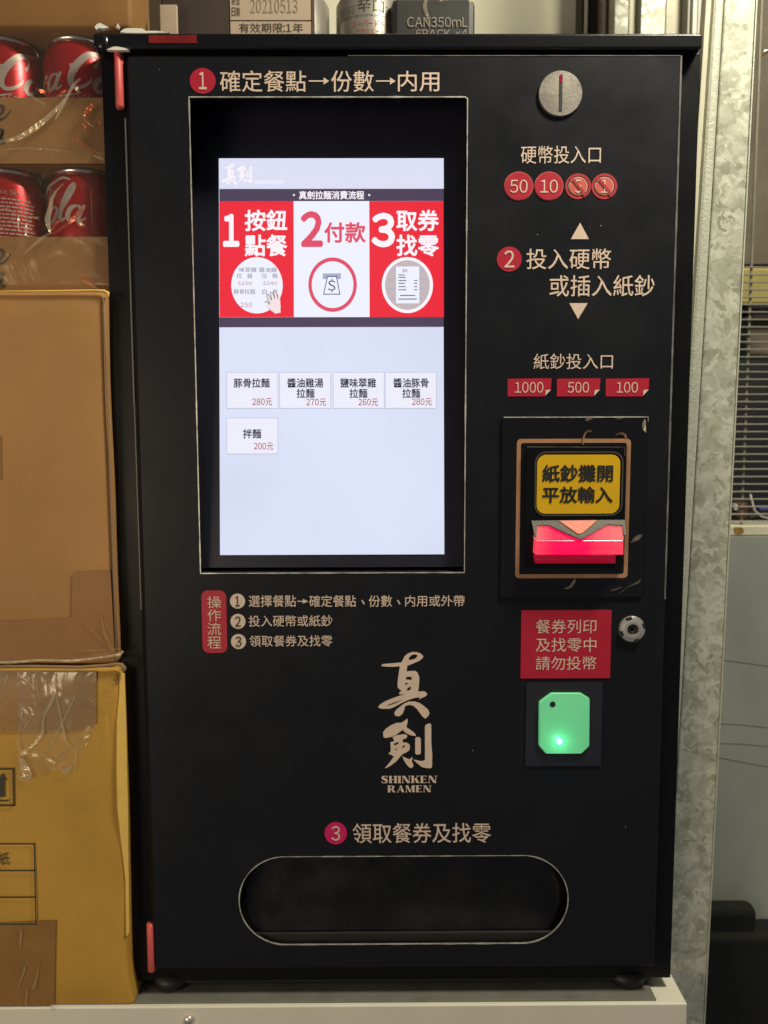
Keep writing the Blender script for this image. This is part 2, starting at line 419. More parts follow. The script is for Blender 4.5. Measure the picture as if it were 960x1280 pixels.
def creases(name, L, pl, off, m, parent, smooth=5):
    for k, one in enumerate(L): crease(name, [one], pl, off + k * 2e-5, m, parent, smooth)
def crease(name, L, pl, off, m, parent, smooth):
    V, Fc = ribbons(L, smooth)
    # lift the middle of each stroke a little so that it catches light
    P = []
    for i, (x, y) in enumerate(V):
        a, b = pl.ab(x, y); P.append(pl.pt(a, b, off + (.0012 if i % 2 else 0)))
    return mesh(name, P, Fc, m, parent)

# ------------------------------------------------------------------ key levels
XL, XR = -W / 2, W / 2
ZB = ZT - 1.7486 * W                                     # bottom edge of the door
frL, frR = at(131, 200, .012).x, at(871, 200, .012).x     # front frame of the cabinet
frB = at(500, 1224, .012).z
frT = at(500, 41, .0).z
SH = at(600, 1243, .006).z                                # top of the shelf
def onshelf(px, py):
    d = ray(px, py); return CAM + d * ((SH - CAM.z) / d.z)
YF = onshelf(500, 1257).y                                # front edge of the shelf
XSR = onshelf(860, 1256).x

# ------------------------------------------------------------------ wall, column and things behind
YB = .34
bw = at(730, 20, YB)
tag(box('back_wall', -1.3, bw.x, YB, YB + .1, .3, 2.8, M['wall']), kind='structure')

def vstrip(name, x0, x1, yfront, depth, m, parent, z0=.3, z1=2.8, bev=.001):
    a = at(x0, 20, yfront).x; b = at(x1, 20, yfront).x
    return box(name, a, b, yfront, yfront + depth, z0, z1, m, parent, bev)
dj = empty('door_jamb', (at(745, 20, YB - .03).x, YB - .02, .3), 'dark brown door jamb strip between cream wall and galvanised sheet, behind the ticket machine', 'door jamb')
vstrip('dark_edge', 726.5, 731, YB - .030, .030, M['dark'], dj)
vstrip('pale_edge', 731.3, 735, YB - .034, .034, M['paletrim'], dj)
vstrip('jamb_core', 735.3, 747, YB - .026, .026, M['dark'], dj)
vstrip('brown_board', 747.3, 762, YB - .032, .032, M['brown'], dj)
vstrip('cream_bead', 762.3, 764.8, YB - .036, .036, M['paletrim'], dj)
vstrip('cream_bead', 765.6, 768, YB - .036, .036, M['paletrim'], dj)

gp = empty('galvanised_sheet', (at(815, 20, .25).x, .25, .3), 'ribbed galvanised steel sheet standing behind the top right corner of the ticket machine', 'metal sheet')
vstrip('flat_web', 768, 786, .250, .02, M['galvfar'], gp)
vstrip('dark_rib', 786, 801, .262, .01, M['galvdark'], gp)
vstrip('flat_web', 801, 832, .250, .02, M['galvfar'], gp)
vstrip('dark_rib', 832, 857, .268, .01, M['galvdark'], gp)
vstrip('dark_joint', 857, 859.5, .262, .02, M['dark'], gp)
vstrip('grey_flange', 859.5, 866, .250, .02, M['greytrim'], gp)
vstrip('white_flange', 866, 871.5, .244, .02, M['paletrim'], gp)
vstrip('grey_flange', 871.5, 884, .250, .02, M['greytrim'], gp)

# leaning galvanised column right of the machine
YC = .045
cp = empty('steel_column', (at(870, 1000, YC).x, YC, .3), 'spangled galvanised steel column with cream edge strip right of the ticket machine', 'column')
def lean(name, xt, xb, xt2, xb2, y, depth, m, parent, bev=0.0008):
    """upright strip given by its left edge (xt at y=0, xb at y=1280) and right edge"""
    zt, zb = 2.5, .3
    def line(a, b):
        p, q = at(a, 0, y), at(b, 1280, y); k = (q.x - p.x) / (q.z - p.z); return lambda z: p.x + k * (z - p.z)
    l, r = line(xt, xb), line(xt2, xb2)
    V = []
    n = 1
    for z in (zb, zt):
        V += [(l(z), y, z), (r(z), y, z), (r(z), y + depth, z), (l(z), y + depth, z)]
    bm = bmesh.new(); vs = [bm.verts.new(v) for v in V]
    for f in ((0, 1, 2, 3), (4, 5, 6, 7), (0, 1, 5, 4), (1, 2, 6, 5), (2, 3, 7, 6), (3, 0, 4, 7)): bm.faces.new([vs[i] for i in f])
    fix(bm)
    if bev: bmesh.ops.bevel(bm, geom=list(bm.edges), offset=bev, segments=2, affect='EDGES', profile=.5)
    return frombm(name, bm, m, parent)
lean('edge_strip', 882.5, 800, 889.5, 806, YC - .006, .012, M['paletrim'], cp)
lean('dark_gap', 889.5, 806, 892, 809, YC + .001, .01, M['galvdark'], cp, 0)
lean('rolled_bead', 892, 809, 906, 828, YC - .002, .012, M['galvplain'], cp, .003)
lean('spangled_face', 906, 828, 945.5, 880, YC, .04, M['galv'], cp, .0015)
lean('turned_edge', 945.5, 880, 947, 881.5, YC - .001, .04, M['galvplain'], cp, 0)

# rack and panels at the far right
YR = .22
zs0, zs1 = at(930, 668, YR).z, at(930, 656, YR).z
xr0 = at(890, 500, YR).x; xr1 = xr0 + .16
wr = empty('wire_rack', ((xr0 + xr1) / 2, YR, zs1), 'wire rack with close horizontal rods above the cream sill at the right edge', 'wire rack')
bm = bmesh.new()
pxs = at(940, 650, YR); 
for i in range(42):
    py = 652 - i * 9.35
    if py < 330: break
    z = at(940, py, YR).z
    tube(bm, [(xr0, YR, z), (xr1, YR, z)], .0009, 6)
frombm('wire_grid', bm, M['wire'], wr)
for px in (917, 935):
    x = at(px, 480, YR).x; bm = bmesh.new(); tube(bm, [(x, YR + .003, zs1), (x, YR + .003, at(px, -30, YR).z)], .0016, 8); frombm('upright', bm, M['galvdark'], wr)
tag(box('window_sill', xr0 - .03, xr1, YR - .012, YR + .05, zs0, zs1, M['paletrim'], None, .0015), 'narrow cream metal sill with a rust spot under the wire rack', 'sill')
# rust spot as a part of the sill
sill = bpy.data.objects['window_sill']
M['rust'] = mat('rust', (.25, .13, .03), .8, var=.5, vscale=120)
PS = wallplane(YR - .0125)
flat('rust_spot', [[pxloop(PS, [(917, 660), (919, 658.5), (925, 659), (929, 661), (930, 665), (925, 667), (920, 667), (918, 664)])]], PS, .0004, M['rust'], sill)
yk = .42
tag(box('brown_partition', at(890, 100, yk).x, at(890, 100, yk).x + .3, yk, yk + .03, at(930, 330, yk).z, 2.7, M['taupe']), 'dim brown partition behind the wire rack, upper right corner', 'partition')
tag(box('backing_board', at(890, 100, yk).x, at(890, 100, yk).x + .3, yk + .1, yk + .12, .3, at(930, 330, yk).z, M['dark']), 'dark board behind the lower rods of the wire rack', 'board')
ym = .31
def fb(name, x0, y0, x1, y1, y, d, m, lab, cat, bev=.004):
    a, b = at(x0, y1, y), at(x1, y0, y)
    return tag(box(name, a.x, b.x, y, y + d, a.z, b.z, m, None, bev), lab, cat)
fb('yellow_carton', 917, 334, 985, 381, ym, .05, M['yellowcloth'], 'yellow carton stored behind the wire rack at the right edge', 'carton')
fb('dark_tray', 938, 381, 985, 389, ym - .02, .06, M['chair'], 'dark slate tray just under the yellow carton behind the wires', 'tray')
fb('pale_tub', 942, 391, 985, 397.5, ym - .01, .05, M['label'], 'small pale tub below the dark tray behind the wires', 'tub', .002)
fb('grey_crate', 933, 399, 985, 445, ym, .05, M['taupe'], 'grey brown crate behind the wire rack below the pale tub', 'crate')
fb('red_brown_bottle', 921, 628, 936, 650, ym, .02, M['redbrown'], 'small red brown container standing low behind the wire rack', 'container', .003)
fb('white_cap_jar', 918, 630, 922.5, 638, ym - .02, .01, M['foam'], 'tiny white jar beside the red brown container behind the wires', 'jar', .001)
bm = bmesh.new(); tube(bm, [at(938, 618, ym - .03), at(943, 638, ym - .03), at(952, 646, ym - .03), at(975, 652, ym - .03)], .0012, 8)
tag(frombm('cable', bm, M['foam'], None, True), 'thin pale curved cable behind the lowest wires of the rack', 'cable')
fb('blue_pouch', 949, 633, 985, 640, ym, .02, M['blue'], 'small blue pouch above the curved cable behind the rack', 'pouch', .003)
fb('green_cloth', 944, 646, 985, 656, ym + .02, .02, M['green_far'], 'folded dull green cloth on the sill behind the rack', 'cloth', .003)
# gold light reflex, modelled as a small added hook
bm = bmesh.new()
c0 = at(955, 66, YR + .02)
tube(bm, [c0 + Vector((-.004, 0, -.004)), c0 + Vector((0, 0, .001)), c0 + Vector((.005, 0, .002)), c0 + Vector((.006, 0, .007))], [.0012, .003, .0025, .001], 8)
M['reflex_gold'] = mat('reflex_gold', (.9, .62, .25), .25, .9)
tag(frombm('gold_reflex', bm, M['reflex_gold'], None, True), 'gold light reflex modelled as a small hook, upper right corner', 'light reflex')
# grey green door panel below the sill
yg = .20
gpn = empty('grey_door_panel', (at(930, 900, yg).x, yg, .3), 'smooth grey green door panel below the cream sill, right edge', 'door panel')
box('panel_sheet', at(884, 900, yg).x - .05, at(884, 900, yg).x + .25, yg, yg + .02, .2, zs0 - .0006, M['glasspanel'], gpn)
for k, (y0, y1) in enumerate(((824, 833), (904, 909), (929, 932), (946, 960))):
    bm = bmesh.new(); tube(bm, [at(896, y0, yg), at(925, (y0 + y1) / 2 - 1, yg), at(985, y1 + 3, yg)], .0005, 6); frombm('scratch_line', bm, M['faintline'], gpn)
# black chair
yc = .165
ch = empty('black_chair', (at(925, 1270, yc).x, yc, .35), 'black padded chair in shadow before the grey door panel, lower right corner', 'chair')
a, b = at(880, 1225, yc), at(949, 1136, yc)
box('backrest', a.x - .03, b.x, yc, yc + .025, a.z, b.z, M['chair'], ch, .010, 4)
a, b = at(880, 1300, yc - .02), at(990, 1178, yc - .02)
box('seat', a.x - .03, b.x, yc - .01, yc + .03, a.z, b.z, M['chair'], ch, .006, 3)

# ------------------------------------------------------------------ shelf
sh = empty('shelf', (0, .1, SH - .03), 'cream painted metal shelf carrying the ticket machine and the cartons', 'shelf')
box('shelf_board', -.75, XSR, YF, .42, SH - .045, SH, M['shelf'], sh, .0012)
bm = bmesh.new(); p = at(236, 1274, YF); lathe(bm, [(.0045, 0), (.0045, .002), (.003, .0035), (.0, .0038)], p.x, YF, p.z, 16, 'Y'); frombm('screw', bm, M['chrome'], sh, True)
pm = onshelf(820, 1250)
tag(box('rubber_mat', at(170, 1250, YF).x - .1, pm.x, YF + .004, .36, SH + .0002, SH + .0018, M['mat'], None, .0005), 'thin grey mat lying on the shelf under the ticket machine', 'mat')

# ------------------------------------------------------------------ ticket machine
tm = empty('ticket_machine', (0, .15, SH), 'tall black meal ticket machine with a lit touch screen and red stickers', 'ticket machine')
FY = .012                                                 # plane of the cabinet's front frame
def cabinet():
    bm = bmesh.new()
    bmbox(bm, frL + .055, frR - .004, .078, .33, frB + .002, frT - .006)   # body
    bmbox(bm, frL, XL + .001, FY, FY + .018, frB, frT - .012); bmbox(bm, frL + .055, frL + .058, FY + .019, .0779, frB + .002, frT - .006)                     # left stile
    bmbox(bm, XR - .001, frR, FY, FY + .0655, frB, frT - .012)
    bmbox(bm, XL + .001, XR - .001, FY, FY + .0655, frB, ZB + .001)
    bmbox(bm, XL + .001, XR - .001, FY, FY + .0655, ZT - .001, frT - .012)
    return frombm('cabinet', bm, M['frame'], tm)
cab = cabinet()
box('top_lip', at(116, 50, -.0015).x, at(878.5, 50, -.0015).x, -.0015, FY + .028, at(500, 61, -.0015).z, at(500, 41, -.0015).z, M['lip'], tm, .0022, 4)
bm = bmesh.new()
lc = at(124, 48, -.008)
lathe(bm, [(.0, -.0075), (.0055, -.007), (.0075, -.004), (.0075, .004), (.0055, .0078), (0, .0082)], lc.x, .004, lc.z, 20)
frombm('corner_cap', bm, M['lip'], tm, True)
def scrap(pts, y):
    pl = wallplane(y); return flat('foam_scrap', [[pxloop(pl, pts)]], pl, 0, M['foam'], tm, .004)
scrap([(118, 34), (121, 30), (125, 28.5), (130, 31), (136, 34), (130, 35.5), (123, 35), (121, 37)], -.004)
scrap([(144.5, 34.5), (146, 32.5), (147, 29), (148.5, 31), (147, 34)], -.004)
scrap([(150, 40), (155, 36), (160, 35), (178, 35.5), (182, 38.5), (195, 38.5), (212, 40.5), (180, 41.3), (160, 41)], -.0025)
scrap([(133, 62), (141, 58.5), (146, 58), (156, 60), (161, 62.3), (146, 62.6)], -.0035)
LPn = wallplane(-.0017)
prect('lip_reflection', LPn, 186, 44, 246, 54, .0003, M['redreflex'], tm)  # reflection of something red on the lip, painted as a strip

# feet
for px in (210, 790):
    x = at(px, 1240, .006).x
    bm = bmesh.new(); lathe(bm, [(.017, SH + .0018), (.020, SH + .004), (.020, frB + .003)], x, .027, 0, 24); frombm('foot', bm, M['rubber'], tm, True)
for px in (0,):
    x0, x1 = at(212, 1240, .014).x, at(806, 1236, .014).x
    box('base_plinth', x0, x1, .014, .30, SH + .006, frB + .001, M['rubber'], tm, .002)
# door
SC = [DP.ab(*p) for p in ((235.5, 121.5), (586, 121), (579, 717.5), (251.5, 714.8))]
sx0, sx1 = (SC[0][0] + SC[3][0]) / 2, (SC[1][0] + SC[2][0]) / 2
sz1, sz0 = (SC[0][1] + SC[1][1]) / 2, (SC[2][1] + SC[3][1]) / 2
cut = [(sx0, sz0), (sx1, sz0), (sx1, sz1 - .0015), (sx1 - .002, sz1), (sx0, sz1)]
pA = DP.box(299, 1070, 710, 1180)
pill = rrect(*pA, (pA[3] - pA[1]) / 2 * .985, 16)
def door():
    e = .0016; el = .0062
    front = rectl(XL, ZB + e, XR - e, ZT - e)
    V, Fc = [], []
    loops = [front, cut, pill]
    pts = [p for l in loops for p in l]
    V += [(a, 0, b) for a, b in pts]
    for t in tessellate_polygon([[Vector((a, b, 0)) for a, b in l] for l in loops]): Fc.append(tuple(t))
    k = 0
    for l, outer in zip(loops, (1, 0, 0)):
        n = len(l); b = len(V)
        if outer:
            o1 = rectl(XL - el, ZB, XR, ZT); V += [(a, e if a > 0 else .009, c) for a, c in o1]
            V += [(a, FY, c) for a, c in o1]
            for i in range(4):
                j = (i + 1) % 4
                Fc += [(k + i, k + j, b + j, b + i), (b + i, b + j, b + 4 + j, b + 4 + i)]
        else:
            V += [(a, .0028, c) for a, c in l]
            for i in range(n): j = (i + 1) % n; Fc.append((k + i, k + j, b + j, b + i))
        k += n
    bm = bmesh.new(); t = bpy.data.meshes.new('t'); t.from_pydata(V, [], Fc); bm.from_mesh(t); bpy.data.meshes.remove(t); fix(bm)
    return frombm('door', bm, M['door'], tm)
dr = door()
rim('screen_cut_edge', cut, DP, .0003, .0011, M['edge'], dr, True, .8)
rim('slot_cut_edge', pill, DP, .0003, .0009, M['edge'], dr, True, 1.0)
bm = bmesh.new(); tube(bm, [(XL - .0064, .0075, ZT - .05), (XL - .0064, .0075, ZT - .30)], .0009, 8); tube(bm, [(XL - .0064, .0082, ZT - .30), (XL - .0064, .0090, ZB + .35)], .0007, 8); frombm('seam_highlight', bm, M['greytrim'], tm)  # grey line stands for the highlight beside the door
M['edgelight'] = mat('edge_highlight_grey', (.20, .20, .19), .3, .3, var=.5, vscale=30)  # light grey carries the highlight along the door's edges
rim('edge_highlight', [(XR - .0008, ZB + .36), (XR - .0008, ZT - .0008)], DP, .0004, .0022, M['edgelight'], dr, False, .3)
rim('edge_highlight', [(XL + .19, ZT - .0008), (XR - .0016, ZT - .0008)], DP, .0004, .0009, M['edgelight'], dr, False, .3)
# hinges
for (xa, xb, ya, yb) in ((142.5, 154, 62, 135), (183, 194, 1155, 1215)):
    A = wallplane(.002).box(xa, ya, xb, yb)
    bm = bmesh.new(); r = (A[2] - A[0]) / 2; cxh = (A[0] + A[2]) / 2
    for k in range(2):
        vs = []
    n = 10; rings = []
    for z in (A[1], A[1] + .002, A[3] - .002, A[3]):
        s = .8 if z in (A[1], A[3]) else 1
        rings.append([bm.verts.new((cxh + r * s * math.cos(math.pi * i / n), .006 - .007 * s * math.sin(math.pi * i / n), z)) for i in range(n + 1)])
    for p, q in zip(rings, rings[1:]):
        for i in range(n): bm.faces.new((p[i], p[i + 1], q[i + 1], q[i]))
    bm.faces.new(rings[0]); bm.faces.new(rings[-1]); fix(bm)
    frombm('hinge', bm, M['hinge'], tm, True)

# screen recess and screen
tilt = math.asin(-fwd.z)
scv = Vector((0, math.sin(tilt), math.cos(tilt)))
SPo = at(415, 693, .012)
SP = Plane(SPo, (1, 0, 0), scv)
sA = SP.box(274.3, 198, 554.6, 693)
top_b = .43; 
hb = SP.pt(0, sA[3] + .062).y
mesh('recess', [(sx0 - .010, .0028, sz1 + .027), (sx1 + .010, .0028, sz1 + .027), (sx1 + .010, hb + .004, sz1 + .027), (sx0 - .010, hb + .004, sz1 + .027),
                (sx0 - .010, .0028, sz0 - .0002), (sx1 + .010, .0028, sz0 - .0002), (sx1 + .010, hb + .004, sz0 - .0002), (sx0 - .010, hb + .004, sz0 - .0002)],
     [(0, 1, 2, 3), (4, 5, 6, 7), (0, 3, 7, 4), (1, 2, 6, 5), (3, 2, 6, 7)], M['recess'], tm)
ts = flat('touch_screen', [[rectl(sx0 - SPo.x - .009, sA[1] - .012, sx1 - SPo.x + .009, sA[3] + .062)]], SP, -.0006, M['bezel'], tm, .002)
prect('screen_gap', SP, 272.5, 195.2, 556, 199, -.0004, M['greytrim'], ts) if False else None
def scr(name, x0, y0, x1, y1, lvl, m, r=0): return prect(name, SP, x0, y0, x1, y1, .00015 * lvl, M[m], ts, r)
def stx(name, s, x0, y0, x1, y1, lvl, m, bold=0, gap=.08, vertical=False): return text(name, s, SP, (x0, y0, x1, y1), .00015 * lvl, M[m], ts, bold, gap, vertical)
scr('display', 274.3, 198, 554.6, 693.3, 1, 's_white')
scr('header_bar', 274.3, 198, 554.6, 236.2, 2, 's_head')
scr('title_band', 274.3, 236.2, 554.6, 251.5, 2, 's_band')
scr('red_panel', 274.3, 251.5, 367.2, 396.5, 2, 's_red')
scr('white_panel', 367.2, 251.5, 461.8, 396.5, 2, 's_panel')
scr('red_panel', 461.8, 251.5, 554.6, 396.5, 2, 's_red')
scr('divider_band', 274.3, 396.5, 554.6, 409, 2, 's_band')
stx('title_text', '真劍拉麵消費流程', 374, 239, 455, 249.3, 3, 's_text', .022)
disc('title_dot', SP, 367.5, 244, 1.3, .00045, M['s_text'], ts); disc('title_dot', SP, 461.5, 244, 1.3, .00045, M['s_text'], ts)
stx('panel_numeral', '1', 280, 269.5, 298, 307, 3, 's_text', .036)
stx('panel_text', '按鈕', 306.5, 263, 358.5, 288.5, 3, 's_text', .024); stx('panel_text', '點餐', 306.5, 294, 358.5, 320, 3, 's_text', .024)
stx('panel_numeral', '2', 377.5, 266, 402, 307, 3, 's_pink', .036)
stx('panel_text', '付款', 406, 278.5, 456.5, 303, 3, 's_pink', .026)
stx('panel_numeral', '3', 466, 268, 492, 307.5, 3, 's_text', .036)
stx('panel_text', '取券', 496, 263, 548, 288.5, 3, 's_text', .024); stx('panel_text', '找零', 496, 294, 548, 320, 3, 's_text', .024)
def sdisc(name, cx, cy, rx, ry, lvl, m, hole=None): return disc(name, SP, cx, cy, rx, .00015 * lvl, M[m], ts, hole, ry)
sdisc('menu_circle', 321.3, 356.8, 32.2, 35.2, 3, 's_panel')
for s, b in (('味翠雞', (299, 334.5, 321, 340.5)), ('醬油雞', (324, 334.5, 346, 340.5)), ('拉', (296, 342, 302.5, 348)), ('麵', (309, 342, 315.5, 348)), ('拉', (327.5, 342, 334, 348)), ('麵', (340.5, 342, 347, 348)), ('豚骨拉麵', (292.5, 361.5, 319, 368)), ('白', (328, 361.5, 334, 368)), ('飯', (341, 361.5, 347, 368))):
    stx('menu_text', s, *b, 4, 's_grey', -.005)
stx('menu_price', '$250', 297.5, 351.5, 315, 357, 4, 's_price', -.005, .16); stx('menu_price', '$240', 329, 351.5, 346.5, 357, 4, 's_price', -.005, .16); stx('menu_price', '250', 301, 378.5, 315, 384, 4, 's_price', -.005, .16)
hp = [(344, 396 - 3.5), (339, 389), (335, 385), (332, 379), (332, 377), (335, 378), (337.5, 381), (334, 372), (334, 369), (336, 369), (340, 376), (338, 367), (339, 365.5), (341, 366.5), (344, 374), (342.5, 366), (344, 365), (346, 367), (347.5, 374), (347, 368), (349, 367), (350, 371), (350.5, 378), (351, 385), (350.5, 388), (351, 391)]
flat('pointing_hand', [[pxloop(SP, hp)]], SP, .00090, M['s_hand'], ts)
V, Fc = ribbons([[(a, b, .9) for a, b in hp[3:13]], [(a, b, .8) for a, b in hp[12:20]], [(hp[0][0], hp[0][1], .5), (335, 385, .5)]], 3)
mesh('hand_outline', [SP.pt(*SP.ab(x, y), .00105) for x, y in V], Fc, M['s_grey'], ts)
sdisc('pay_ring', 415.8, 356, 30.3, 34, 3, 's_pink', .86)
scr('note_slot', 403.5, 342, 426, 349, 3, 's_slot')
flat('banknote', [[pxloop(SP, [(409, 345.5), (421, 345.5), (425.5, 368.5), (404, 368.5)])]], SP, .0006, M['s_ink'], ts)
flat('banknote', [[pxloop(SP, [(409.8, 346.5), (420.2, 346.5), (424.3, 367.5), (405.2, 367.5)])]], SP, .00075, M['s_panel'], ts)
stx('dollar_sign', '$', 410, 349, 419.5, 365.5, 6, 's_ink')
sdisc('receipt_circle', 509.2, 356.5, 32, 35, 3, 's_text')
sdisc('wood_picture', 509.2, 356.5, 28, 31, 4, 's_wood')
for y in (338, 349, 361, 373): 
    hw = 27 * math.sqrt(max(0, 1 - ((y - 356.5) / 31) ** 2)); scr('wood_line', 509.2 - hw, y, 509.2 + hw, y + .7, 5, 's_slot')
scr('receipt', 495, 333.5, 524, 379.5, 6, 's_panel')
stx('receipt_logo', '真剣', 503, 336.5, 509, 341, 7, 's_ink')
for k, y in enumerate((343.5, 346.5, 350.5, 354, 358, 362)):
    scr('receipt_line', 498, y, 506 + (k % 3), y + 1.3, 7, 's_grey')
    if k > 1: scr('receipt_line', 517.5, y, 521.5, y + 1.3, 7, 's_grey')
scr('receipt_line', 500, 369, 519, 370.4, 7, 's_grey'); scr('receipt_line', 498, 373.5, 521, 374.9, 7, 's_grey')
def menu(x, y, lines, price, px):
    scr('menu_button', x - .8, y - .8, x + 63.8, y + 45.2, 2, 's_btnedge'); scr('menu_button', x, y, x + 63, y + 44, 3, 's_btn')
    for s, b in lines: stx('dish_name', s, *b, 4, 's_ink', .020)
    stx('dish_price', price, *px, 4, 's_price', .012, .10)
menu(284, 466, [('豚骨拉麵', (292.5, 473, 337, 484.5))], '280元', (315.5, 498, 340, 507))
menu(350, 466, [('醬油雞湯', (359.5, 473, 404, 484.5)), ('拉麵', (371, 486, 393, 497.5))], '270元', (383, 498.5, 407.5, 507.5))
menu(416.8, 466, [('鹽味翠雞', (425.5, 473, 470, 484.5)), ('拉麵', (437, 486, 459, 497.5))], '260元', (448, 498.5, 472.5, 507.5))
menu(482, 466, [('醬油豚骨', (492, 473, 535.5, 484.5)), ('拉麵', (503, 486, 525, 497.5))], '280元', (515, 498, 539.5, 507))
menu(284, 523, [('拌麵', (304, 536.5, 326.5, 548))], '200元', (317.5, 553.5, 341.5, 562.5))

# brush lettering traced in plane
Z1 = lambda P: [(470 + x / 12, 810 + y / 12) for x, y in P]
Z2 = lambda P: [(470 + x / 11.64, 890 + y / 11.64) for x, y in P]
brush = [
 [Z1([(75,255),(110,238),(270,225),(380,215),(400,180),(430,120),(480,80),(540,58),(610,60),(670,80),(710,120),(700,150),(650,190),(560,230),(470,265),(458,350),(520,342),(590,342),(625,370),(648,430),(648,520),(640,600),(630,650),(720,645),(755,665),(768,695),(740,725),(680,750),(645,775),(660,740),(600,742),(520,765),(430,800),(360,835),(280,880),(210,908),(100,910),(45,900),(32,880),(60,845),(130,800),(250,750),(350,715),(435,690),(370,695),(345,682),(350,665),(385,640),(345,610),(325,590),(322,540),(330,460),(345,350),(358,272),(280,280),(160,278),(90,270)]),
  Z1([(485,180),(500,135),(540,100),(590,92),(625,110),(605,145),(560,170)]), Z1([(455,430),(535,430),(535,478),(448,470)]), Z1([(440,520),(490,518),(435,562)]), Z1([(455,635),(480,595),(525,572),(520,620),(490,635)]), Z1([(158,862),(270,815),(405,770),(330,810),(230,850),(165,868)])],
 [Z1([(275,965),(300,930),(370,870),(430,825),(500,800),(580,800),(650,820),(720,870),(780,920),(802,975),(790,1010),(740,1058),(700,1030),(670,990),(620,920),(560,865),(500,850),(435,870),(425,920),(400,980),(355,1020),(310,1022),(280,1000)])],
 [Z2([(103,290),(150,235),(220,190),(300,155),(370,155),(420,120),(455,92),(462,140),(440,215),(480,245),(540,285),(580,330),(575,348),(500,335),(430,300),(385,258),(350,285),(290,330),(220,360),(150,375),(115,372),(105,345)])],
 [Z2([(240,360),(300,335),(400,320),(450,330),(455,360),(430,385),(390,395),(388,440),(440,440),(485,465),(495,510),(480,560),(440,585),(390,610),(350,650),(290,720),(210,780),(140,818),(130,812),(200,730),(262,645),(235,632),(225,620),(190,612),(185,598),(215,570),(212,500),(210,435),(265,425)]),
  Z2([(258,460),(330,430),(325,462),(265,488)]), Z2([(272,552),(312,515),(298,548),(280,560)]), Z2([(390,482),(430,490),(380,530)])],
 [Z2([(385,640),(430,665),(485,685),(535,650),(520,715),(545,770),(540,790),(515,815),(480,800),(440,755),(400,690)])],
 [Z2([(570,380),(590,362),(630,362),(652,390),(652,600),(620,618),(590,618),(570,600)])],
 [Z2([(712,200),(745,172),(790,162),(803,185),(805,450),(818,620),(815,790),(800,815),(740,815),(670,800),(600,745),(540,688),(580,695),(640,710),(690,708),(712,690)])]]
K1 = .0004
flat('brush_lettering', [[pxloop(DP, l) for l in sh_] for sh_ in brush], DP, K1, M['print'], dr)
# same mark in white on the screen header
def onhead(l, i):
    o = []
    for x, y in l:
        if i < 2: o.append((277 + (x - 472.5) * .30, 204.5 + (y - 814.5) * .325))
        else: o.append((296.5 + (x - 478.5) * .30, 206 + (y - 898) * .36))
    return o
flat('brush_lettering', [[pxloop(SP, onhead(l, i)) for l in sh_] for i, sh_ in enumerate(brush)], SP, .00045, M['s_text'], ts)

# high-contrast serif capitals
def cap(ch):
    H, t = .30, .07                                       # stem, hairline
    def st(x, w): return [(x, 0), (x + w, 0), (x + w, 1), (x, 1)]
    def sf(x, w, y): return [(x - .06, y), (x + w + .06, y), (x + w + .06, y + t), (x - .06, y + t)]
    if ch == 'I': return .30, [st(0, H), sf(0, H, 0), sf(0, H, 1 - t)]
    if ch == 'H': return .92, [st(0, H), st(.62, H), [(.2, .47), (.7, .47), (.7, .54), (.2, .54)], sf(0, H, 0), sf(0, H, 1 - t), sf(.62, H, 0), sf(.62, H, 1 - t)]
    if ch == 'N': return .98, [[(.05, 0), (.12, 0), (.12, 1), (.05, 1)], [(0, 1), (.34, 1), (.98, 0), (.64, 0)], [(.86, 0), (.93, 0), (.93, 1), (.86, 1)], sf(.0, .16, 0), sf(.80, .18, 1 - t)]
    if ch == 'K': return .95, [st(0, H), sf(0, H, 0), sf(0, H, 1 - t), [(.28, .38), (.36, .38), (.86, 1), (.76, 1)], [(.36, .62), (.60, .72), (.98, 0), (.62, 0)], sf(.70, .22, 1 - t)]
    if ch == 'E': return .78, [st(0, H), [(-.06, 0), (.76, 0), (.76, t), (-.06, t)], [(-.06, 1 - t), (.72, 1 - t), (.72, 1), (-.06, 1)], [(.2, .47), (.56, .47), (.56, .54), (.2, .54)], [(.68, 0), (.76, 0), (.76, .28)], [(.64, 1), (.72, 1), (.72, .74)], [(.52, .38), (.58, .38), (.58, .64), (.52, .64)]]
    if ch == 'A': return 1.0, [[(.42, 1), (.60, 1), (1.0, 0), (.64, 0)], [(.08, 0), (.16, 0), (.52, .96), (.46, .98)], [(.22, .30), (.80, .30), (.80, .37), (.22, .37)], sf(.04, .16, 0)]
    if ch == 'M': return 1.2, [[(.05, 0), (.12, 0), (.12, 1), (.05, 1)], [(0, 1), (.32, 1), (.68, 0), (.5, 0)], [(.54, 0), (.62, 0), (.92, 1), (.84, 1)], st(.86, .30), sf(0, .16, 0), sf(.86, .30, 0), sf(.86, .3, 1 - t)]
    if ch == 'R': return .98, [st(0, H), sf(0, H, 0), sf(0, H, 1 - t), [(.2, .93), (.55, .93), (.55, 1), (.2, 1)], [(.2, .45), (.55, .45), (.55, .52), (.2, .52)], [(.50, 1), (.70, .98), (.82, .86), (.82, .62), (.70, .48), (.50, .45), (.54, .6), (.54, .86)], [(.36, .48), (.66, .48), (.98, 0), (.66, 0)]]
    if ch == 'S':
        V, Fc = ribbons([[(.66, .80, .07), (.60, .93, .08), (.38, .96, .10), (.14, .88, .20), (.16, .68, .30), (.42, .52, .34), (.62, .34, .30), (.60, .12, .18), (.36, .03, .09), (.14, .06, .07), (.06, .22, .06)]], 4)
        return .76, [[V[i] for i in f] for f in Fc] + [[(.64, .70), (.70, .70), (.70, 1), (.64, 1)], [(.02, 0), (.08, 0), (.08, .3), (.02, .3)]]
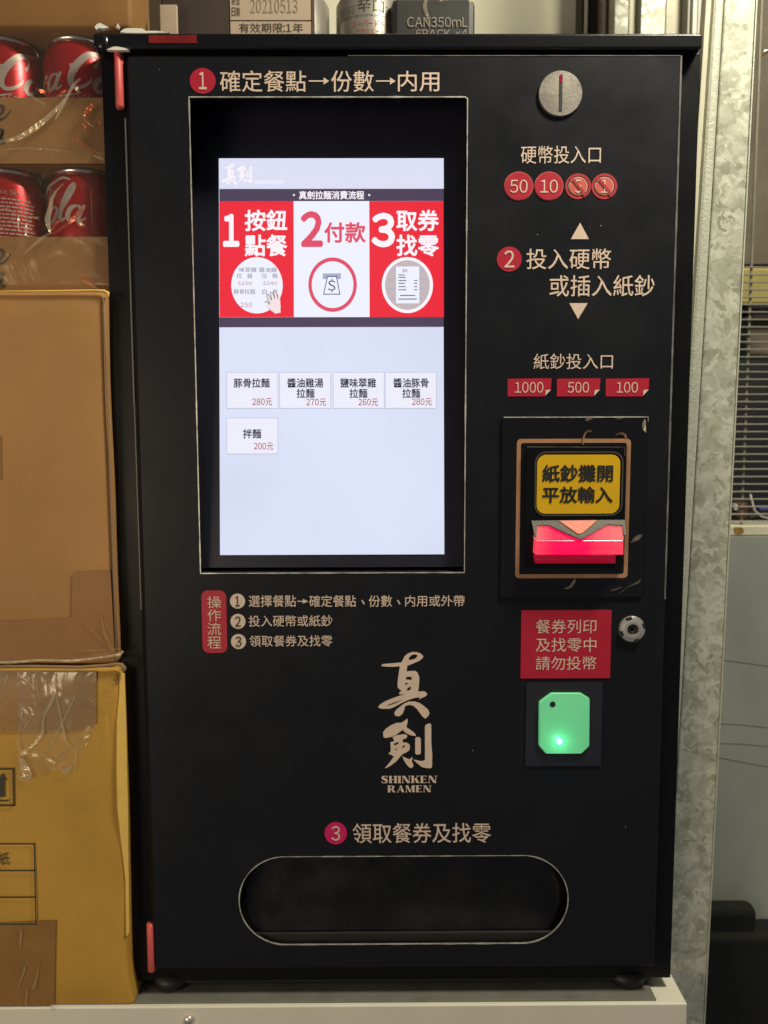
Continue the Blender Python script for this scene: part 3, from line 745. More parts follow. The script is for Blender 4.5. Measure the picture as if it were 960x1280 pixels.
def serif(name, s, pl, bx, off, m, parent):
    x = 0; polys = []
    for c in s:
        if c == ' ': x += .6; continue
        w_, P = cap(c); polys += [[(p[0] + x, p[1]) for p in q] for q in P]; x += w_ + .18
    A = pl.box(*bx); k = (A[2] - A[0]) / (x - .18); V = []; Fc = []
    for i, q in enumerate(polys):
        b = len(V); V += [pl.pt(A[0] + p[0] * k, A[1] + p[1] * (A[3] - A[1]), off + i * 2e-6) for p in q]; Fc.append(tuple(range(b, b + len(q))))
    return mesh(name, V, Fc, m, parent)
serif('serif_lettering', 'SHINKEN', DP, (477, 969.5, 545.5, 978.5), K1, M['print'], dr)
serif('serif_lettering', 'RAMEN', DP, (485, 981.5, 538.5, 990), K1, M['print'], dr)
serif('serif_lettering', 'SHINKEN RAMEN', SP, (318, 225.5, 355, 229.8), .00045, M['s_text'], ts)

# printing on the door
def dt(name, s, x0, y0, x1, y1, m='print', bold=.004, gap=.09, lvl=1, vertical=False): return text(name, s, DP, (x0, y0, x1, y1), K1 * lvl, M[m], dr, bold, gap, vertical)
def badge(cx, cy, r, ch, m, dm, dw, dh, bold=.012):
    b = disc('number_badge', DP, cx, cy, r, K1, M[m], dr); dt('badge_digit', ch, cx - dw, cy - dh, cx + dw, cy + dh, dm, bold, lvl=2)
badge(253.5, 101.3, 16.2, '1', 'red', 'print', 4.6, 10.5)
dt('step_text', '確定餐點', 275, 88.5, 382.5, 115); arrow('step_arrow', DP, 386, 411.5, 101.5, K1, M['print'], dr)
dt('step_text', '份數', 414, 88.5, 467, 115); arrow('step_arrow', DP, 470, 494.5, 101.5, K1, M['print'], dr)
dt('step_text', '内用', 497.5, 89, 549, 114.5)
dt('coin_heading', '硬幣投入口', 651, 182.5, 751, 204.5, bold=.0)
for cx, s in ((648.3, '50'), (686, '10')):
    disc('coin_icon', DP, cx, 232.8, 18.2, K1, M['coral'], dr); disc('coin_icon', DP, cx, 232.8, 17.2, K1 * 2, M['red'], dr)
    dt('coin_digit', s, cx - 11, 225, cx + 11, 241.5, bold=.0, lvl=3)
for cx, s in ((722.5, '5'), (755.3, '1')):
    disc('barred_coin', DP, cx, 233, 16.2, K1, M['ringred'], dr, .80); disc('barred_coin', DP, cx, 233, 11.8, K1, M['print'], dr); disc('barred_coin', DP, cx, 233, 10.8, K1 * 2, M['coral'], dr)
    dt('coin_digit', s, cx - 4, 225, cx + 4, 241.5, bold=.0, lvl=3)
    flat('barred_stroke', [[pxloop(DP, [(cx - 9.6, 223), (cx - 7.6, 221.2), (cx + 9.8, 243), (cx + 7.8, 244.6)])]], DP, K1 * 4, M['ringred'], dr)
flat('up_triangle', [[pxloop(DP, [(725, 278.5), (736, 299), (713.5, 299)])]], DP, K1, M['print'], dr)
flat('down_triangle', [[pxloop(DP, [(711.5, 379), (734.5, 379), (722.5, 399)])]], DP, K1, M['print'], dr)
badge(636.5, 324, 15.6, '2', 'red', 'print', 6.2, 10.5, .006)
dt('pay_text', '投入硬幣', 658, 311, 763.5, 336.5); dt('pay_text', '或插入紙鈔', 687, 344, 818, 370.5)
dt('note_heading', '紙鈔投入口', 667, 442, 766, 461.5, bold=.0)
for x0, x1, s, tx0, tx1 in ((634.5, 689.5, '1000', 643.5, 679), (696, 750.5, '500', 709.5, 736), (757, 811.5, '100', 770.5, 797)):
    flat('note_icon', [[pxloop(DP, [(x0, 473.5), (x1, 472.8), (x1 - 1, 486), (x1 - 8, 495.5), (x0, 495.5)])]], DP, K1, M['red'], dr)
    flat('note_corner', [[pxloop(DP, [(x1 - .8, 487), (x1 - 7.5, 487.6), (x1 - 8, 494.6)])]], DP, K1 * 2, M['print'], dr)
    dt('note_value', s, tx0, 477.5, tx1, 491, bold=.0, gap=.1, lvl=2)
A = DP.box(252.5, 738, 283.5, 816)
prect('flow_label', DP, 252.5, 738, 283.5, 816, K1, M['red'], dr, 8)
for ch, y0, y1 in (('操', 745, 760), ('作', 761.5, 776), ('流', 778, 793.5), ('程', 795, 810.5)): dt('flow_label_text', ch, 259.5, y0, 276.5, y1, bold=0, lvl=2)
for cx, cy, s in ((297, 751.3, '1'), (297.6, 776.6, '2'), (298.2, 801.8, '3')):
    disc('number_badge', DP, cx, cy, 9.4, K1, M['print'], dr); dt('badge_digit', s, cx - (2.8 if s == '1' else 3.6), cy - 6.3, cx + (2.8 if s == '1' else 3.6), cy + 6.3, 'print_dark', .008, lvl=2)
dt('flow_text', '選擇餐點', 311, 744, 370, 758.5); arrow('step_arrow', DP, 371.5, 385.5, 751.5, K1, M['print'], dr, 1.2, 3)
dt('flow_text', '確定餐點', 386.5, 744, 445, 758.5); dt('flow_text', '份數', 461, 744, 490, 758.5); dt('flow_text', '内用或外帶', 506.5, 744, 580.5, 758)
for x in (451.5, 496): flat('flow_comma', [[pxloop(DP, [(x, 750.2), (x + 1.6, 749.8), (x + 4.8, 754.6), (x + 3.2, 755.6)])]], DP, K1, M['print'], dr)
dt('flow_text', '投入硬幣或紙鈔', 311, 769, 415.5, 783); dt('flow_text', '領取餐券及找零', 312, 794, 415.5, 808)
badge(419.7, 1041.2, 14, '3', 'magenta', 'print', 5.4, 9, .006)
dt('collect_text', '領取餐券及找零', 441, 1028.5, 613.5, 1053.5)
nt_ = prect('red_notice', DP, 651, 762.5, 763.3, 847.5, .0008, M['red'], tm, 0, .0006)
for s, y0, y1 in (('餐券列印', 774, 791.5), ('及找零中', 797, 814.5), ('請勿投幣', 820, 837)): text('notice_text', s, DP, (669.5, y0, 745, y1), .0011, M['print'], nt_, -.004)

# coin slot
a, b = DP.ab(700, 118); rr = DP.ab(727.5, 118)[0] - a
bm = bmesh.new(); lathe(bm, [(rr, -.001), (rr, .0016), (rr * .97, .0024), (0, .0024)], a, 0, b, 56, 'Y'); cs = frombm('coin_slot', bm, M['steel'], tm)
prect('slit', DP, 698.2, 94.5, 702.2, 141, .0027, M['print_dark'], cs, 1.8)
prect('slit_light', DP, 698.7, 95.5, 701.8, 105, .0029, M['lens_low'], cs, 1.4)
# lock
a, b = DP.ab(789.5, 786); rr = DP.ab(806, 786)[0] - a
bm = bmesh.new(); lathe(bm, [(rr, -.001), (rr, .0015), (rr * .92, .0035), (rr * .62, .0045), (rr * .44, .0045), (rr * .40, .001), (0, .001)], a, 0, b, 40, 'Y'); lk = frombm('lock', bm, M['chrome'], tm)
for i in range(4):
    t = math.radians(20 + 90 * i); pts = [(a + rr * q * math.cos(t + s), b + rr * q * math.sin(t + s)) for q, s in ((.66, -.2), (1.0, -.24), (1.0, .24), (.66, .2))]
    flat('lock_notch', [[pts]], DP, .0040, M['dark'], lk, .002)
bm = bmesh.new(); lathe(bm, [(rr * .39, 0), (rr * .39, .0022), (rr * .30, .0026), (rr * .16, .0026), (rr * .15, .001), (0, .001)], a, 0, b, 32, 'Y'); frombm('keyhole', bm, M['dark'], lk, True)
# green button
gb = empty('green_return_plate', DP.world(704, 930)) if False else None
hs = prect('return_housing', DP, 657, 853, 752, 957, .0012, M['recess'], tm, 3, .0012)
gl = pxloop(DP, [(673, 876), (688, 865), (725, 865), (736, 872), (735.5, 931), (726, 940), (681, 940), (672.5, 930)])
rp = flat('return_plate', [[gl]], DP, .0042, M['green'], hs, .003)
bv = rp.modifiers.new('bevel', 'BEVEL'); bv.width = .0012; bv.segments = 3; bv.limit_method = 'ANGLE'
disc('return_hole', DP, 689.5, 878.5, 3.6, .0045, M['print_dark'], hs)
bm = bmesh.new(); a, b = DP.ab(698, 925); lathe(bm, [(.0028, 0), (.0025, .001), (.0013, .0017), (0, .0019)], a, -.0042, b, 20, 'Y'); led = frombm('indicator_led', bm, M['led'], hs, True)
ll = bpy.data.lights.new('led_glow', 'POINT'); ll.energy = .006; ll.color = (.25, 1.0, .72); ll.shadow_soft_size = .002
lo = bpy.data.objects.new('led_glow', ll); COL.objects.link(lo); lo.location = (a, -.0125, b)

# bill acceptor
ba = prect('bill_acceptor', DP, 626.5, 521.5, 806, 745.5, .0022, M['gloss'], tm, 1.2, .0022)
A = DP.box(626.5, 521.5, 806, 745.5)
rim('acceptor_cut_edge', [(A[0] + .001, A[3]), (A[2], A[3]), (A[2], A[3] - .004)], DP, .0027, .0010, M['edge'], ba, False, .9)
def ring_px(name, outer, r, tpx, off, m, parent, inner_r=None):
    O = DP.box(*outer); k = (O[2] - O[0]) / (outer[2] - outer[0])
    I = (O[0] + tpx * k, O[1] + tpx * k, O[2] - tpx * k, O[3] - tpx * k)
    return flat(name, [[rrect(*O, r * k), rrect(*I, (inner_r or r * .6) * k)]], DP, off, m, parent)
ring_px('orange_outline', (644.5, 548.5, 785.5, 722), 5, 5, .0026, M['bronze'], ba)
fa = prect('acceptor_face', DP, 656, 558, 778, 708, .0075, M['frame'], ba, 3, .005)
rim('face_edge', [DP.ab(657, 558.5), DP.ab(777.5, 559), DP.ab(778, 570)], DP, .0078, .0012, M['pewter'], fa, False, .8)
ring_px('sticker_frame', (666, 564, 775.5, 644), 14, 2.0, .0082, M['pewter'], fa, 12)
st = prect('yellow_sticker', DP, 669, 568, 771.5, 641, .0080, M['yellow'], fa, 11)
text('sticker_text', '紙鈔攤開', DP, (676, 581, 762.5, 601.5), .0084, M['print_dark'], fa, .026)
text('sticker_text', '平放輸入', DP, (676, 608, 762, 627.5), .0084, M['print_dark'], fa, .026)
# bright strokes painted in place of reflections on the glossy plate
creases('plate_reflection', [[(727.5, 556, 1.4), (729, 545, 2.4), (733, 539.5, 2.6), (738.5, 539, 1.8)], [(768, 544, 1.4), (775, 541.5, 2.4), (780, 544, 2.4), (781, 549, 1)]], DP, .0027, M['bronze'], ba)
creases('plate_reflection', [[(731, 526, 2), (735, 523, 5), (740, 522.5, 2)], [(768, 522, 1), (773, 523, 2.4), (779, 522, 1)], [(805, 524, 1), (803.5, 532, 4), (805.5, 541, 1)], [(666, 735, 1), (670, 734, 2.5), (673, 729, 3), (673, 723, 1.4)] if False else [(703, 735, 1), (711, 733, 3.4), (716, 727, 4), (718, 722, 1.4)], [(762, 738, 1), (768, 736, 2), (776, 733, 1)], [(773, 741, 1.4), (784, 733, 1.6), (796, 727, 3), (799, 723, 1)], [(786, 678, 1), (795, 672, 6), (801, 668, 2)]], DP, .0027, M['crease'], ba)
# lens mouth
LP = wallplane(-.0155)
cx_ = [LP.ab(x, 0)[0] for x in (668, 782)]
def lensmesh(name, prof, x0, x1, m):
    """prof: (py, y) rows from top to bottom"""
    V, Fc = [], []
    for py, y in prof:
        p = wallplane(y); V += [p.pt(p.ab(x0, py)[0], p.ab(x0, py)[1]), p.pt(p.ab(x1, py)[0], p.ab(x1, py)[1])]
    for i in range(len(prof) - 1): Fc.append((2 * i, 2 * i + 1, 2 * i + 3, 2 * i + 2))
    b = len(V)
    for i, (py, y) in enumerate(prof): V += [(V[2 * i][0], -.007, V[2 * i][2]), (V[2 * i + 1][0], -.007, V[2 * i + 1][2])]
    for i in range(len(prof) - 1): Fc += [(2 * i, 2 * i + 2, b + 2 * i + 2, b + 2 * i), (2 * i + 1, b + 2 * i + 1, b + 2 * i + 3, 2 * i + 3)]
    n = len(prof) - 1; Fc += [(0, b, b + 1, 1), (2 * n, 2 * n + 1, b + 2 * n + 1, b + 2 * n)]
    bm = bmesh.new(); t = bpy.data.meshes.new('t'); t.from_pydata(V, [], Fc); bm.from_mesh(t); bpy.data.meshes.remove(t); fix(bm)
    bmesh.ops.bevel(bm, geom=list(bm.edges), offset=.0007, segments=2, affect='EDGES', profile=.5)
    return frombm(name, bm, m, fa)
def lensmat(name, ends, mid, k):
    m = mat(name, (.16, .006, .018), .22, 0, .4, emit=mid, estr=k); nt = m.node_tree; N = nt.nodes; L = nt.links
    tc = N.new('ShaderNodeTexCoord'); sx = N.new('ShaderNodeSeparateXYZ'); L.new(tc.outputs['Generated'], sx.inputs[0])
    n = N.new('ShaderNodeTexNoise'); n.inputs['Scale'].default_value = 3; L.new(tc.outputs['Generated'], n.inputs[0])
    ad = N.new('ShaderNodeMath'); ad.operation = 'MULTIPLY_ADD'; ad.inputs[1].default_value = .12; L.new(n.outputs[0], ad.inputs[0]); L.new(sx.outputs[0], ad.inputs[2])
    cr = N.new('ShaderNodeValToRGB'); e = cr.color_ramp.elements; cr.color_ramp.interpolation = 'EASE'
    e[0].position = .03; e[0].color = (*ends, 1); e[1].position = 1.03; e[1].color = (*ends, 1)
    for p in (.30, .62): q = e.new(p); q.color = (*mid, 1)
    q = e.new(.78); q.color = (*[a * .4 + b * .6 for a, b in zip(mid, ends)], 1)
    L.new(ad.outputs[0], cr.inputs[0]); L.new(cr.outputs[0], N['Principled BSDF'].inputs['Emission Color']); return m
M['lens_up'] = lensmat('lit_lens_upper', (.92, .20, .19), (1.0, .012, .10), .82)
M['lens_down'] = lensmat('lit_lens_lower', (.95, .06, .11), (1.0, .001, .085), .92)
lensmesh('note_mouth', [(655.5, -.0085), (675, -.016)], 669, 780, M['lens_up'])
lensmesh('note_mouth', [(675.2, -.0160), (684, -.0183), (693.5, -.0200)], 669.5, 779.5, M['lens_down'])
lensmesh('lens_step', [(694.5, -.017), (699, -.0155), (704.5, -.010)], 669, 770, M['lens_low'])
pp = Plane(at(725, 675, -.0164), (1, 0, 0), Vector((0, at(725, 656, -.0089).y + .0164, at(725, 656, -.0089).z - at(725, 675, -.0164).z)))
flat('acceptor_trim', [[pxloop(pp, [(664, 652), (780, 651), (782, 670), (779, 670), (777.5, 658), (759, 656.5), (726, 675), (724, 675), (686, 657.5), (671, 657.5), (670, 672), (668, 672)])]], pp, .0022, M['pewter'], fa, .002)
flat('arrow_mark', [[pxloop(pp, [(698, 652.5), (745.5, 652), (727, 668), (722, 669)])]], pp, .0030, M['salmon'], fa, .0008)

# payout slot
box('payout_tray', pA[0] - .01, pA[2] + .01, .048, .050, pA[1] - .012, pA[3] + .01, M['slotin'], tm)
bm = bmesh.new()
z0 = pA[1]
vs = [bm.verts.new(p) for p in ((pA[0] - .005, .010, z0 + .008), (pA[2] + .005, .010, z0 + .008), (pA[2] + .005, .040, pA[3] + .004), (pA[0] - .005, .040, pA[3] + .004))]
bm.faces.new(vs); fix(bm); frombm('payout_flap', bm, M['flap'], tm)
box('payout_ledge', pA[0] - .005, pA[2] + .005, .006, .0095, z0 - .004, z0 + .0075, M['slotin'], tm, .0006)

# ------------------------------------------------------------------ cartons on the left
def carton_mesh(x0, x1, y0, y1, z0, z1, bulge, seed, n=14, bev=.004, sag=0):
    """box with slightly wavy faces"""
    bm = bmesh.new(); bmbox(bm, x0, x1, y0, y1, z0, z1)
    bmesh.ops.bevel(bm, geom=list(bm.edges), offset=bev, segments=2, affect='EDGES', profile=.6)
    bmesh.ops.subdivide_edges(bm, edges=[e for e in bm.edges if e.calc_length() > .06], cuts=n, use_grid_fill=True)
    cx, cz = (x0 + x1) / 2, (z0 + z1) / 2
    for v in bm.verts:
        p = v.co; q = Vector((p.x * 9, p.y * 9, p.z * 9 + seed))
        d = noise.noise(q) * bulge + noise.noise(q * 3.1) * bulge * .35
        if p.y < (y0 + y1) / 2: v.co.y += d - bulge * .5 * max(0, 1 - abs((p.z - cz) / ((z1 - z0) / 2))) 
        if p.x > cx + (x1 - x0) * .3: v.co.x += noise.noise(q + Vector((5, 0, 0))) * .0018 + sag * max(0, 1 - (p.z - z0) / .05) ** 2
    fix(bm); return bm
YL = YF + .003
lx = at(147.5, 835, YL).x
lz1 = at(80, 836, YL).z
lc_ = empty('lower_carton', (lx - .2, .06, SH), 'yellow brown carton under another, printed with an arrow and a ruled table', 'carton')
bm = carton_mesh(lx - .42, lx, YL, .20, SH + .0005, lz1, .0008, 1, sag=.006)
frombm('body', bm, M['carton2'], lc_, True)
LPl = wallplane(YL - .0011)
# open flap edge on the top and lit right side, drawn as a bright fold
bm = bmesh.new()
P = [at(x, y, YL - .003) for x, y in ((-30, 834), (40, 833), (100, 834), (136, 831.5), (146, 830), (152, 831), (155, 835), (155, 841))]
tube(bm, [tuple(p) for p in P], [.0015] * 5 + [.002, .0022, .0012], 8); frombm('torn_or_lit_edge', bm, M['cartonedge'], lc_, True)
fl = [(150.5, 838), (155.5, 842), (157.5, 900), (159.5, 1000), (160.5, 1080), (161.5, 1165), (158, 1170), (157, 1100), (152.5, 1060), (147, 1010), (146, 960), (146.5, 900), (149, 870)]
FOP = Plane(at(146, 1000, YL - .0035), (.80, .60, 0), (0, 0, 1))
flat('lit_side_fold', [[pxloop(FOP, fl)]], FOP, .0003, M['carton2'], lc_, .002)
M['foldlit'] = mat('lit_fold_cardboard', (.82, .52, .12), .6, var=.06, vscale=30)  # bright colour holds the lamp light on the carton's side
bpy.data.objects['lit_side_fold'].data.materials[0] = M['foldlit']
# printing
def line(name, x0, y0, x1, y1, t, pl, m, parent, off=.0012):
    if abs(x1 - x0) > abs(y1 - y0): pts = [(x0, y0 - t / 2), (x1, y1 - t / 2), (x1, y1 + t / 2), (x0, y0 + t / 2)]
    else: pts = [(x0 - t / 2, y0), (x0 + t / 2, y0), (x1 + t / 2, y1), (x1 - t / 2, y1)]
    return pxloop(pl, pts)
shapes = [[line('', -30, 961, 18, 961, 2.2, LPl, 0, 0)], [line('', 16.7, 962, 17.6, 1007, 2.2, LPl, 0, 0)], [line('', -30, 1006.5, 18.5, 1006.5, 2.2, LPl, 0, 0)],
          [pxloop(LPl, [(-3, 975), (3, 966.5), (9, 975), (6, 975), (6.2, 996), (0, 996), (0, 975)])], [line('', -4, 1001, 11, 1000.5, 1.8, LPl, 0, 0)]]
flat('this_side_up_mark', shapes, LPl, .0006, M['ink'], lc_)
shapes = [[line('', -30, 1054.5, 43.5, 1054.5, 1.5, LPl, 0, 0)], [line('', -30, 1088, 44, 1088, 1.5, LPl, 0, 0)], [line('', -30, 1121.3, 44.5, 1121.3, 1.5, LPl, 0, 0)], [line('', -30, 1154.8, 46, 1154.8, 1.7, LPl, 0, 0)], [line('', 43, 1054, 45.3, 1155, 1.6, LPl, 0, 0)]]
flat('ruled_table', shapes, LPl, .0006, M['ink'], lc_)
text('table_text', '紙', LPl, (-4, 1065, 12, 1081), .0007, M['ink'], lc_, -.01)
flat('brown_tape', [[pxloop(LPl, [(-60, 1156), (70, 1150), (69, 1200), (68, 1256), (-60, 1257)])]], LPl, .0005, M['tape'], lc_)
# clear tape with creases
flat('clear_tape', [[pxloop(LPl, [(22, 840), (120, 840), (120, 905), (95, 960), (23, 965), (23, 900)])]], LPl, .0010, M['cleartape'], lc_)
flat('brown_tape', [[pxloop(LPl, [(-60, 838), (20, 838), (121, 838), (121, 905), (96, 912), (-60, 914)])]], LPl, .0004, M['tape'], lc_)
creases('tape_crease', [
    [(71, 840, 1), (68, 870, 4.5), (56, 895, 3), (54, 915, 4), (45, 928, 4), (35, 936, 1)],
    [(69, 842, 2), (72, 870, 2.4), (78, 900, 3), (82, 922, 4), (86, 932, 1)],
    [(47, 850, 1), (48, 862, 2), (50, 866, 1)], [(56, 944, 1), (72, 916, 2.4), (90, 880, 2), (95, 868, 1)],
    [(64, 952, 1), (85, 934, 2.4), (108, 918, 2), (121, 908, 1)], [(66, 958, 1), (78, 945, 2), (92, 930, 1)],
    [(90, 875, .8), (105, 870, 1.6), (120, 878, 1.2), (140, 880, .8)], [(30, 912, 1), (36, 902, 2), (43, 893, 2), (40, 891, 1)],
    [(23, 915, 1), (24, 930, 2.5), (30, 945, 2)], [(95, 935, 1), (95, 950, 1.6), (93, 962, 1)], [(38, 937, 1), (50, 940, 1.5), (70, 952, 2), (60, 948, 1)],
    [(0, 868, 1), (8, 852, 2), (11, 842, 1)], [(-5, 916, 1), (3, 912, 2), (7, 909, 1)], [(134, 890, .8), (135, 905, 1.4), (136, 922, .8)],
    [(138, 850, 1), (146, 852, 2), (153, 846, 1)], [(27, 897, 1), (29, 890, 2.2), (27, 893, 1)],
], LPl, .0013, M['crease'], lc_)
creases('tape_crease', [[(24, 945, 3), (30, 952, 9), (34, 964, 12), (40, 971, 7)], [(23, 967, 4), (30, 972, 7), (42, 970, 2)], [(75, 958, 3), (84, 962, 8), (90, 956, 3)]], LPl, .0018, M['crease'], lc_)
creases('tape_crease', [[(24, 1157, 1), (28, 1162, 2), (27, 1172, 2.4), (26, 1184, 1)], [(29, 1202, 1), (32, 1210, 2), (27, 1224, 1.4), (23, 1235, .8)], [(50.5, 1202, .8), (48, 1215, 1.6), (45, 1228, 2), (41, 1236, .8)], [(34, 1232, 1), (35, 1240, 2), (33, 1258, 1)], [(65, 1255, 2), (68, 1259, 5), (72, 1258, 1)], [(45, 1222, 1), (46, 1235, 1.4)]], LPl, .0016, M['crease'], lc_)

# upper carton
YU = YL + .004
ux = at(128.5, 380, YU).x; uxb = at(145, 800, YU).x
uz0, uz1 = lz1 + .0030, at(70, 364, YU).z
uc = empty('upper_carton', (ux - .2, .06, uz0), 'plain brown carton with darker tape at its bottom, standing on the yellow brown carton', 'carton')
bm = carton_mesh(ux - .42, (ux + uxb) / 2, YU, .20, uz0, uz1, .0008, 9)
frombm('body', bm, M['carton'], uc, True)
UP = wallplane(YU - .0011)
M['tapepale'] = mat('tan_paper_tape', (.30, .140, .042), .45, 0, .25, var=.08, vscale=15, bump=.15, bscale=60)
flat('brown_tape', [[pxloop(UP, [(91, 715), (138, 712), (144, 820), (120, 822), (-60, 826), (-60, 777), (40, 775), (90, 771)])]], UP, .0005, M['tapepale'], uc)
flat('brown_tape', [[pxloop(UP, [(-60, 545), (1.5, 545), (2, 600), (-60, 600)])]], UP, .0005, M['tapepale'], uc)
bm = bmesh.new(); tube(bm, [tuple(at(x, y, YU - .002)) for x, y in ((-30, 364.5), (60, 364), (120, 363), (130, 363.5), (135, 366), (135, 373))], [.0010, .0010, .0010, .0012, .0015, .0008], 8); frombm('torn_or_lit_edge', bm, M['foldlit'], uc, True)  # highlight on the top edge put into the bright colour
bm = bmesh.new(); tube(bm, [tuple(at(x, y, YU - .0008)) for x, y in ((130, 372), (132.5, 450), (136, 550), (139.5, 650), (143, 740), (146, 815))], .0011, 8); frombm('corner_edge', bm, M['cartonedge'], uc, True)
creases('tape_crease', [[(105, 775, .8), (125, 795, 1.4), (144, 814, 1)], [(127, 766, .8), (132, 790, 1.6), (143, 812, 1)], [(124, 778, .6), (133, 795, 1.2), (146, 816, .8)], [(145, 752, .6), (146, 780, 1.2), (147, 812, .8)], [(96, 812, .6), (120, 812, 2), (150, 811, 1.6), (153, 816, 1)], [(108, 818, .8), (128, 817, 2.2), (146, 813, 1)]], UP, .0012, M['crease'], uc)
# crumpled plastic between the cartons
bm = bmesh.new()
tube(bm, [tuple(at(x, y, YU - .001)) for x, y in ((-30, 826), (10, 828), (50, 825), (90, 826), (125, 822), (150, 818), (154, 814))], [.0016, .002, .0014, .002, .0016, .002, .001], 8)
frombm('plastic_fold', bm, M['crease'], uc, True)

# ------------------------------------------------------------------ drinks trays
CR = .033
def can_proto():
    t = empty('drink_can', (0, 0, 0), 'x', 'drink can')
    bm = bmesh.new()
    lathe(bm, [(.024, 0), (.030, .004), (CR, .011), (CR, .0955), (.0318, .0995), (.0285, .106), (.0272, .108)], n=48); frombm('body', bm, M['can'], t, True)
    bm = bmesh.new(); lathe(bm, [(.0272, .1078), (.0282, .1100), (.0282, .1115), (.0268, .1122), (.0255, .1095), (.0, .1090)], n=48); frombm('rim', bm, M['alu'], t, True)
    return t
def wrap2d(V, r, ang0, z0, s):
    out = []
    for x, y in V:
        t = ang0 + x * s / r; out.append((r * math.sin(t), -r * math.cos(t), z0 + y * s))
    return out
# the flowing script word, units: capital height 1
def O(x, y, w=.13, s=1): return [(x + .20 * s, y + .42 * s, w * .5), (x + .04 * s, y + .34 * s, w), (x - .02 * s, y + .14 * s, w * 1.1), (x + .08 * s, y, w * .8), (x + .24 * s, y + .08 * s, w * .9), (x + .32 * s, y + .30 * s, w * .8), (x + .22 * s, y + .43 * s, w * .5)]
def Cc(x): return [(x + .62, .62, .10), (x + .68, .84, .06), (x + .56, .98, .10), (x + .34, .90, .17), (x + .10, .56, .20), (x + .04, .22, .18), (x + .18, .02, .12), (x + .40, .06, .09), (x + .58, .24, .06), (x + .58, .34, .04)]
def Aa(x): return O(x, 0) , [(x + .40, .44, .08), (x + .32, .22, .13), (x + .30, .06, .12), (x + .38, .0, .07), (x + .50, .08, .05)]
def Ll(x): return [(x, .06, .05), (x + .16, .40, .09), (x + .34, .82, .11), (x + .36, 1.0, .08), (x + .26, .94, .08), (x + .14, .60, .13), (x + .08, .22, .14), (x + .14, .02, .10), (x + .28, .08, .05)]
word = [Cc(0), O(.72, 0), [(1.40, .34, .07), (1.34, .43, .08), (1.20, .34, .11), (1.14, .14, .12), (1.22, .0, .10), (1.40, .08, .06)], *Aa(1.52), [(2.14, .60, .09), (2.30, .62, .10)], Cc(2.20), O(2.94, 0), Ll(3.32), *Aa(3.66), [(2.55, 1.0, .05), (2.95, 1.06, .08), (3.3, 1.18, .07), (3.55, 1.12, .04)], [(.5, -.14, .03), (.9, -.10, .12), (1.4, -.24, .10), (2.2, -.2, .06), (2.6, -.10, .02)]]
word = [[(x + y * .22, y, wd) for x, y, wd in st] for st in word]
def script_on(can, ang, z0, s):
    V, Fc = ribbons(word, 5); mesh('script_lettering', wrap2d(V, CR + .0003, ang, z0, s), Fc, M['canwhite'], can, True)
def smalltext_on(can, ang, z0):
    V, Fc = textdata('ORIGINAL TASTE', 0, .25); mesh('small_lettering', wrap2d(V, CR + .0003, ang, z0, .0055), Fc, M['canwhite'], can)
def nutrition_on(can, ang):
    V, Fc = textdata('Coke Since 1886', 0, .1); P = wrap2d(V, CR + .0003, ang, .088, .0052)
    mesh('small_lettering', P, Fc, M['canwhite'], can)
    rows = []; 
    V, Fc = [], []
    for k in range(15):
        z = .083 - k * .0034; x = 0
        while x < .034:
            l = random.uniform(.002, .006); b = len(V)
            V += [(x, z), (x + l, z), (x + l, z + .0014), (x, z + .0014)]; Fc.append((b, b + 1, b + 2, b + 3)); x += l + .001
    mesh('fine_print', wrap2d([(a / 1, b / 1) for a, b in V], CR + .0003, ang, 0, 1), Fc, M['canwhite'], can)

trY = .020                                               # front plane of the trays
TRX = at(150, 250, trY).x                                # right end of the trays, behind the machine's frame
tz1 = at(60, 300, trY).z                                 # upper edge of the lower tray's lip
bz = uz1 + .001
ct0 = bz + .0022
def tray(name, z0, lip, lab):
    t = empty(name, (TRX - .2, .14, z0), lab, 'can tray')
    bm = bmesh.new(); L = TRX - .42
    bmbox(bm, L, TRX, trY, trY + .0016, z0, z0 + lip); bmbox(bm, TRX - .0016, TRX, trY + .0018, .28, z0, z0 + lip); bmbox(bm, L, TRX - .0018, trY + .0018, .28, z0, z0 + .0016)
    frombm('tray_board', bm, M['tray'], t)
    return t
z_low_can_top = at(15, 208, trY + .02).z
z_up_can_top = at(15, 38, trY + .02).z
lipl = at(60, 296, trY).z - bz
t1 = tray('can_tray', bz, lipl, 'low cardboard tray of red cans standing on the plain brown carton')
zc1 = bz + .0020
z2 = zc1 + .1132
lipu = at(60, 122, trY).z - z2
t2 = tray('can_tray', z2, lipu, 'upper cardboard tray of red cans stacked on the other can tray')
zc2 = z2 + .0020
c1x, c2x = at(12, 250, trY + .034).x, at(105, 250, trY + .034).x
u1x, u2x = at(8, 80, trY + .034).x, at(101, 80, trY + .034).x
def place(x, z, lab, kind, ang):
    t = can_proto(); t.location = (0, 0, 0); tag(t, lab, 'drink can', 'red drink cans in the trays')
    if kind == 'script': script_on(t, ang, .064, .032); smalltext_on(t, ang + .9, .055)
    else: nutrition_on(t, ang)
    t.location = (x, trY + .0020 + CR, z); return t
place(c1x, zc1, 'red can with columns of fine print, left of the two in the lower tray', 'fine', -.05)
place(c2x, zc1, 'red can with white script lettering nearest the machine in the lower tray', 'script', -3.65)
place(u1x, zc2, 'red can with a big white C, left of the two in the upper tray', 'script', -1.95)
place(u2x, zc2, 'red can with white script lettering nearest the machine in the upper tray', 'script', -2.15)
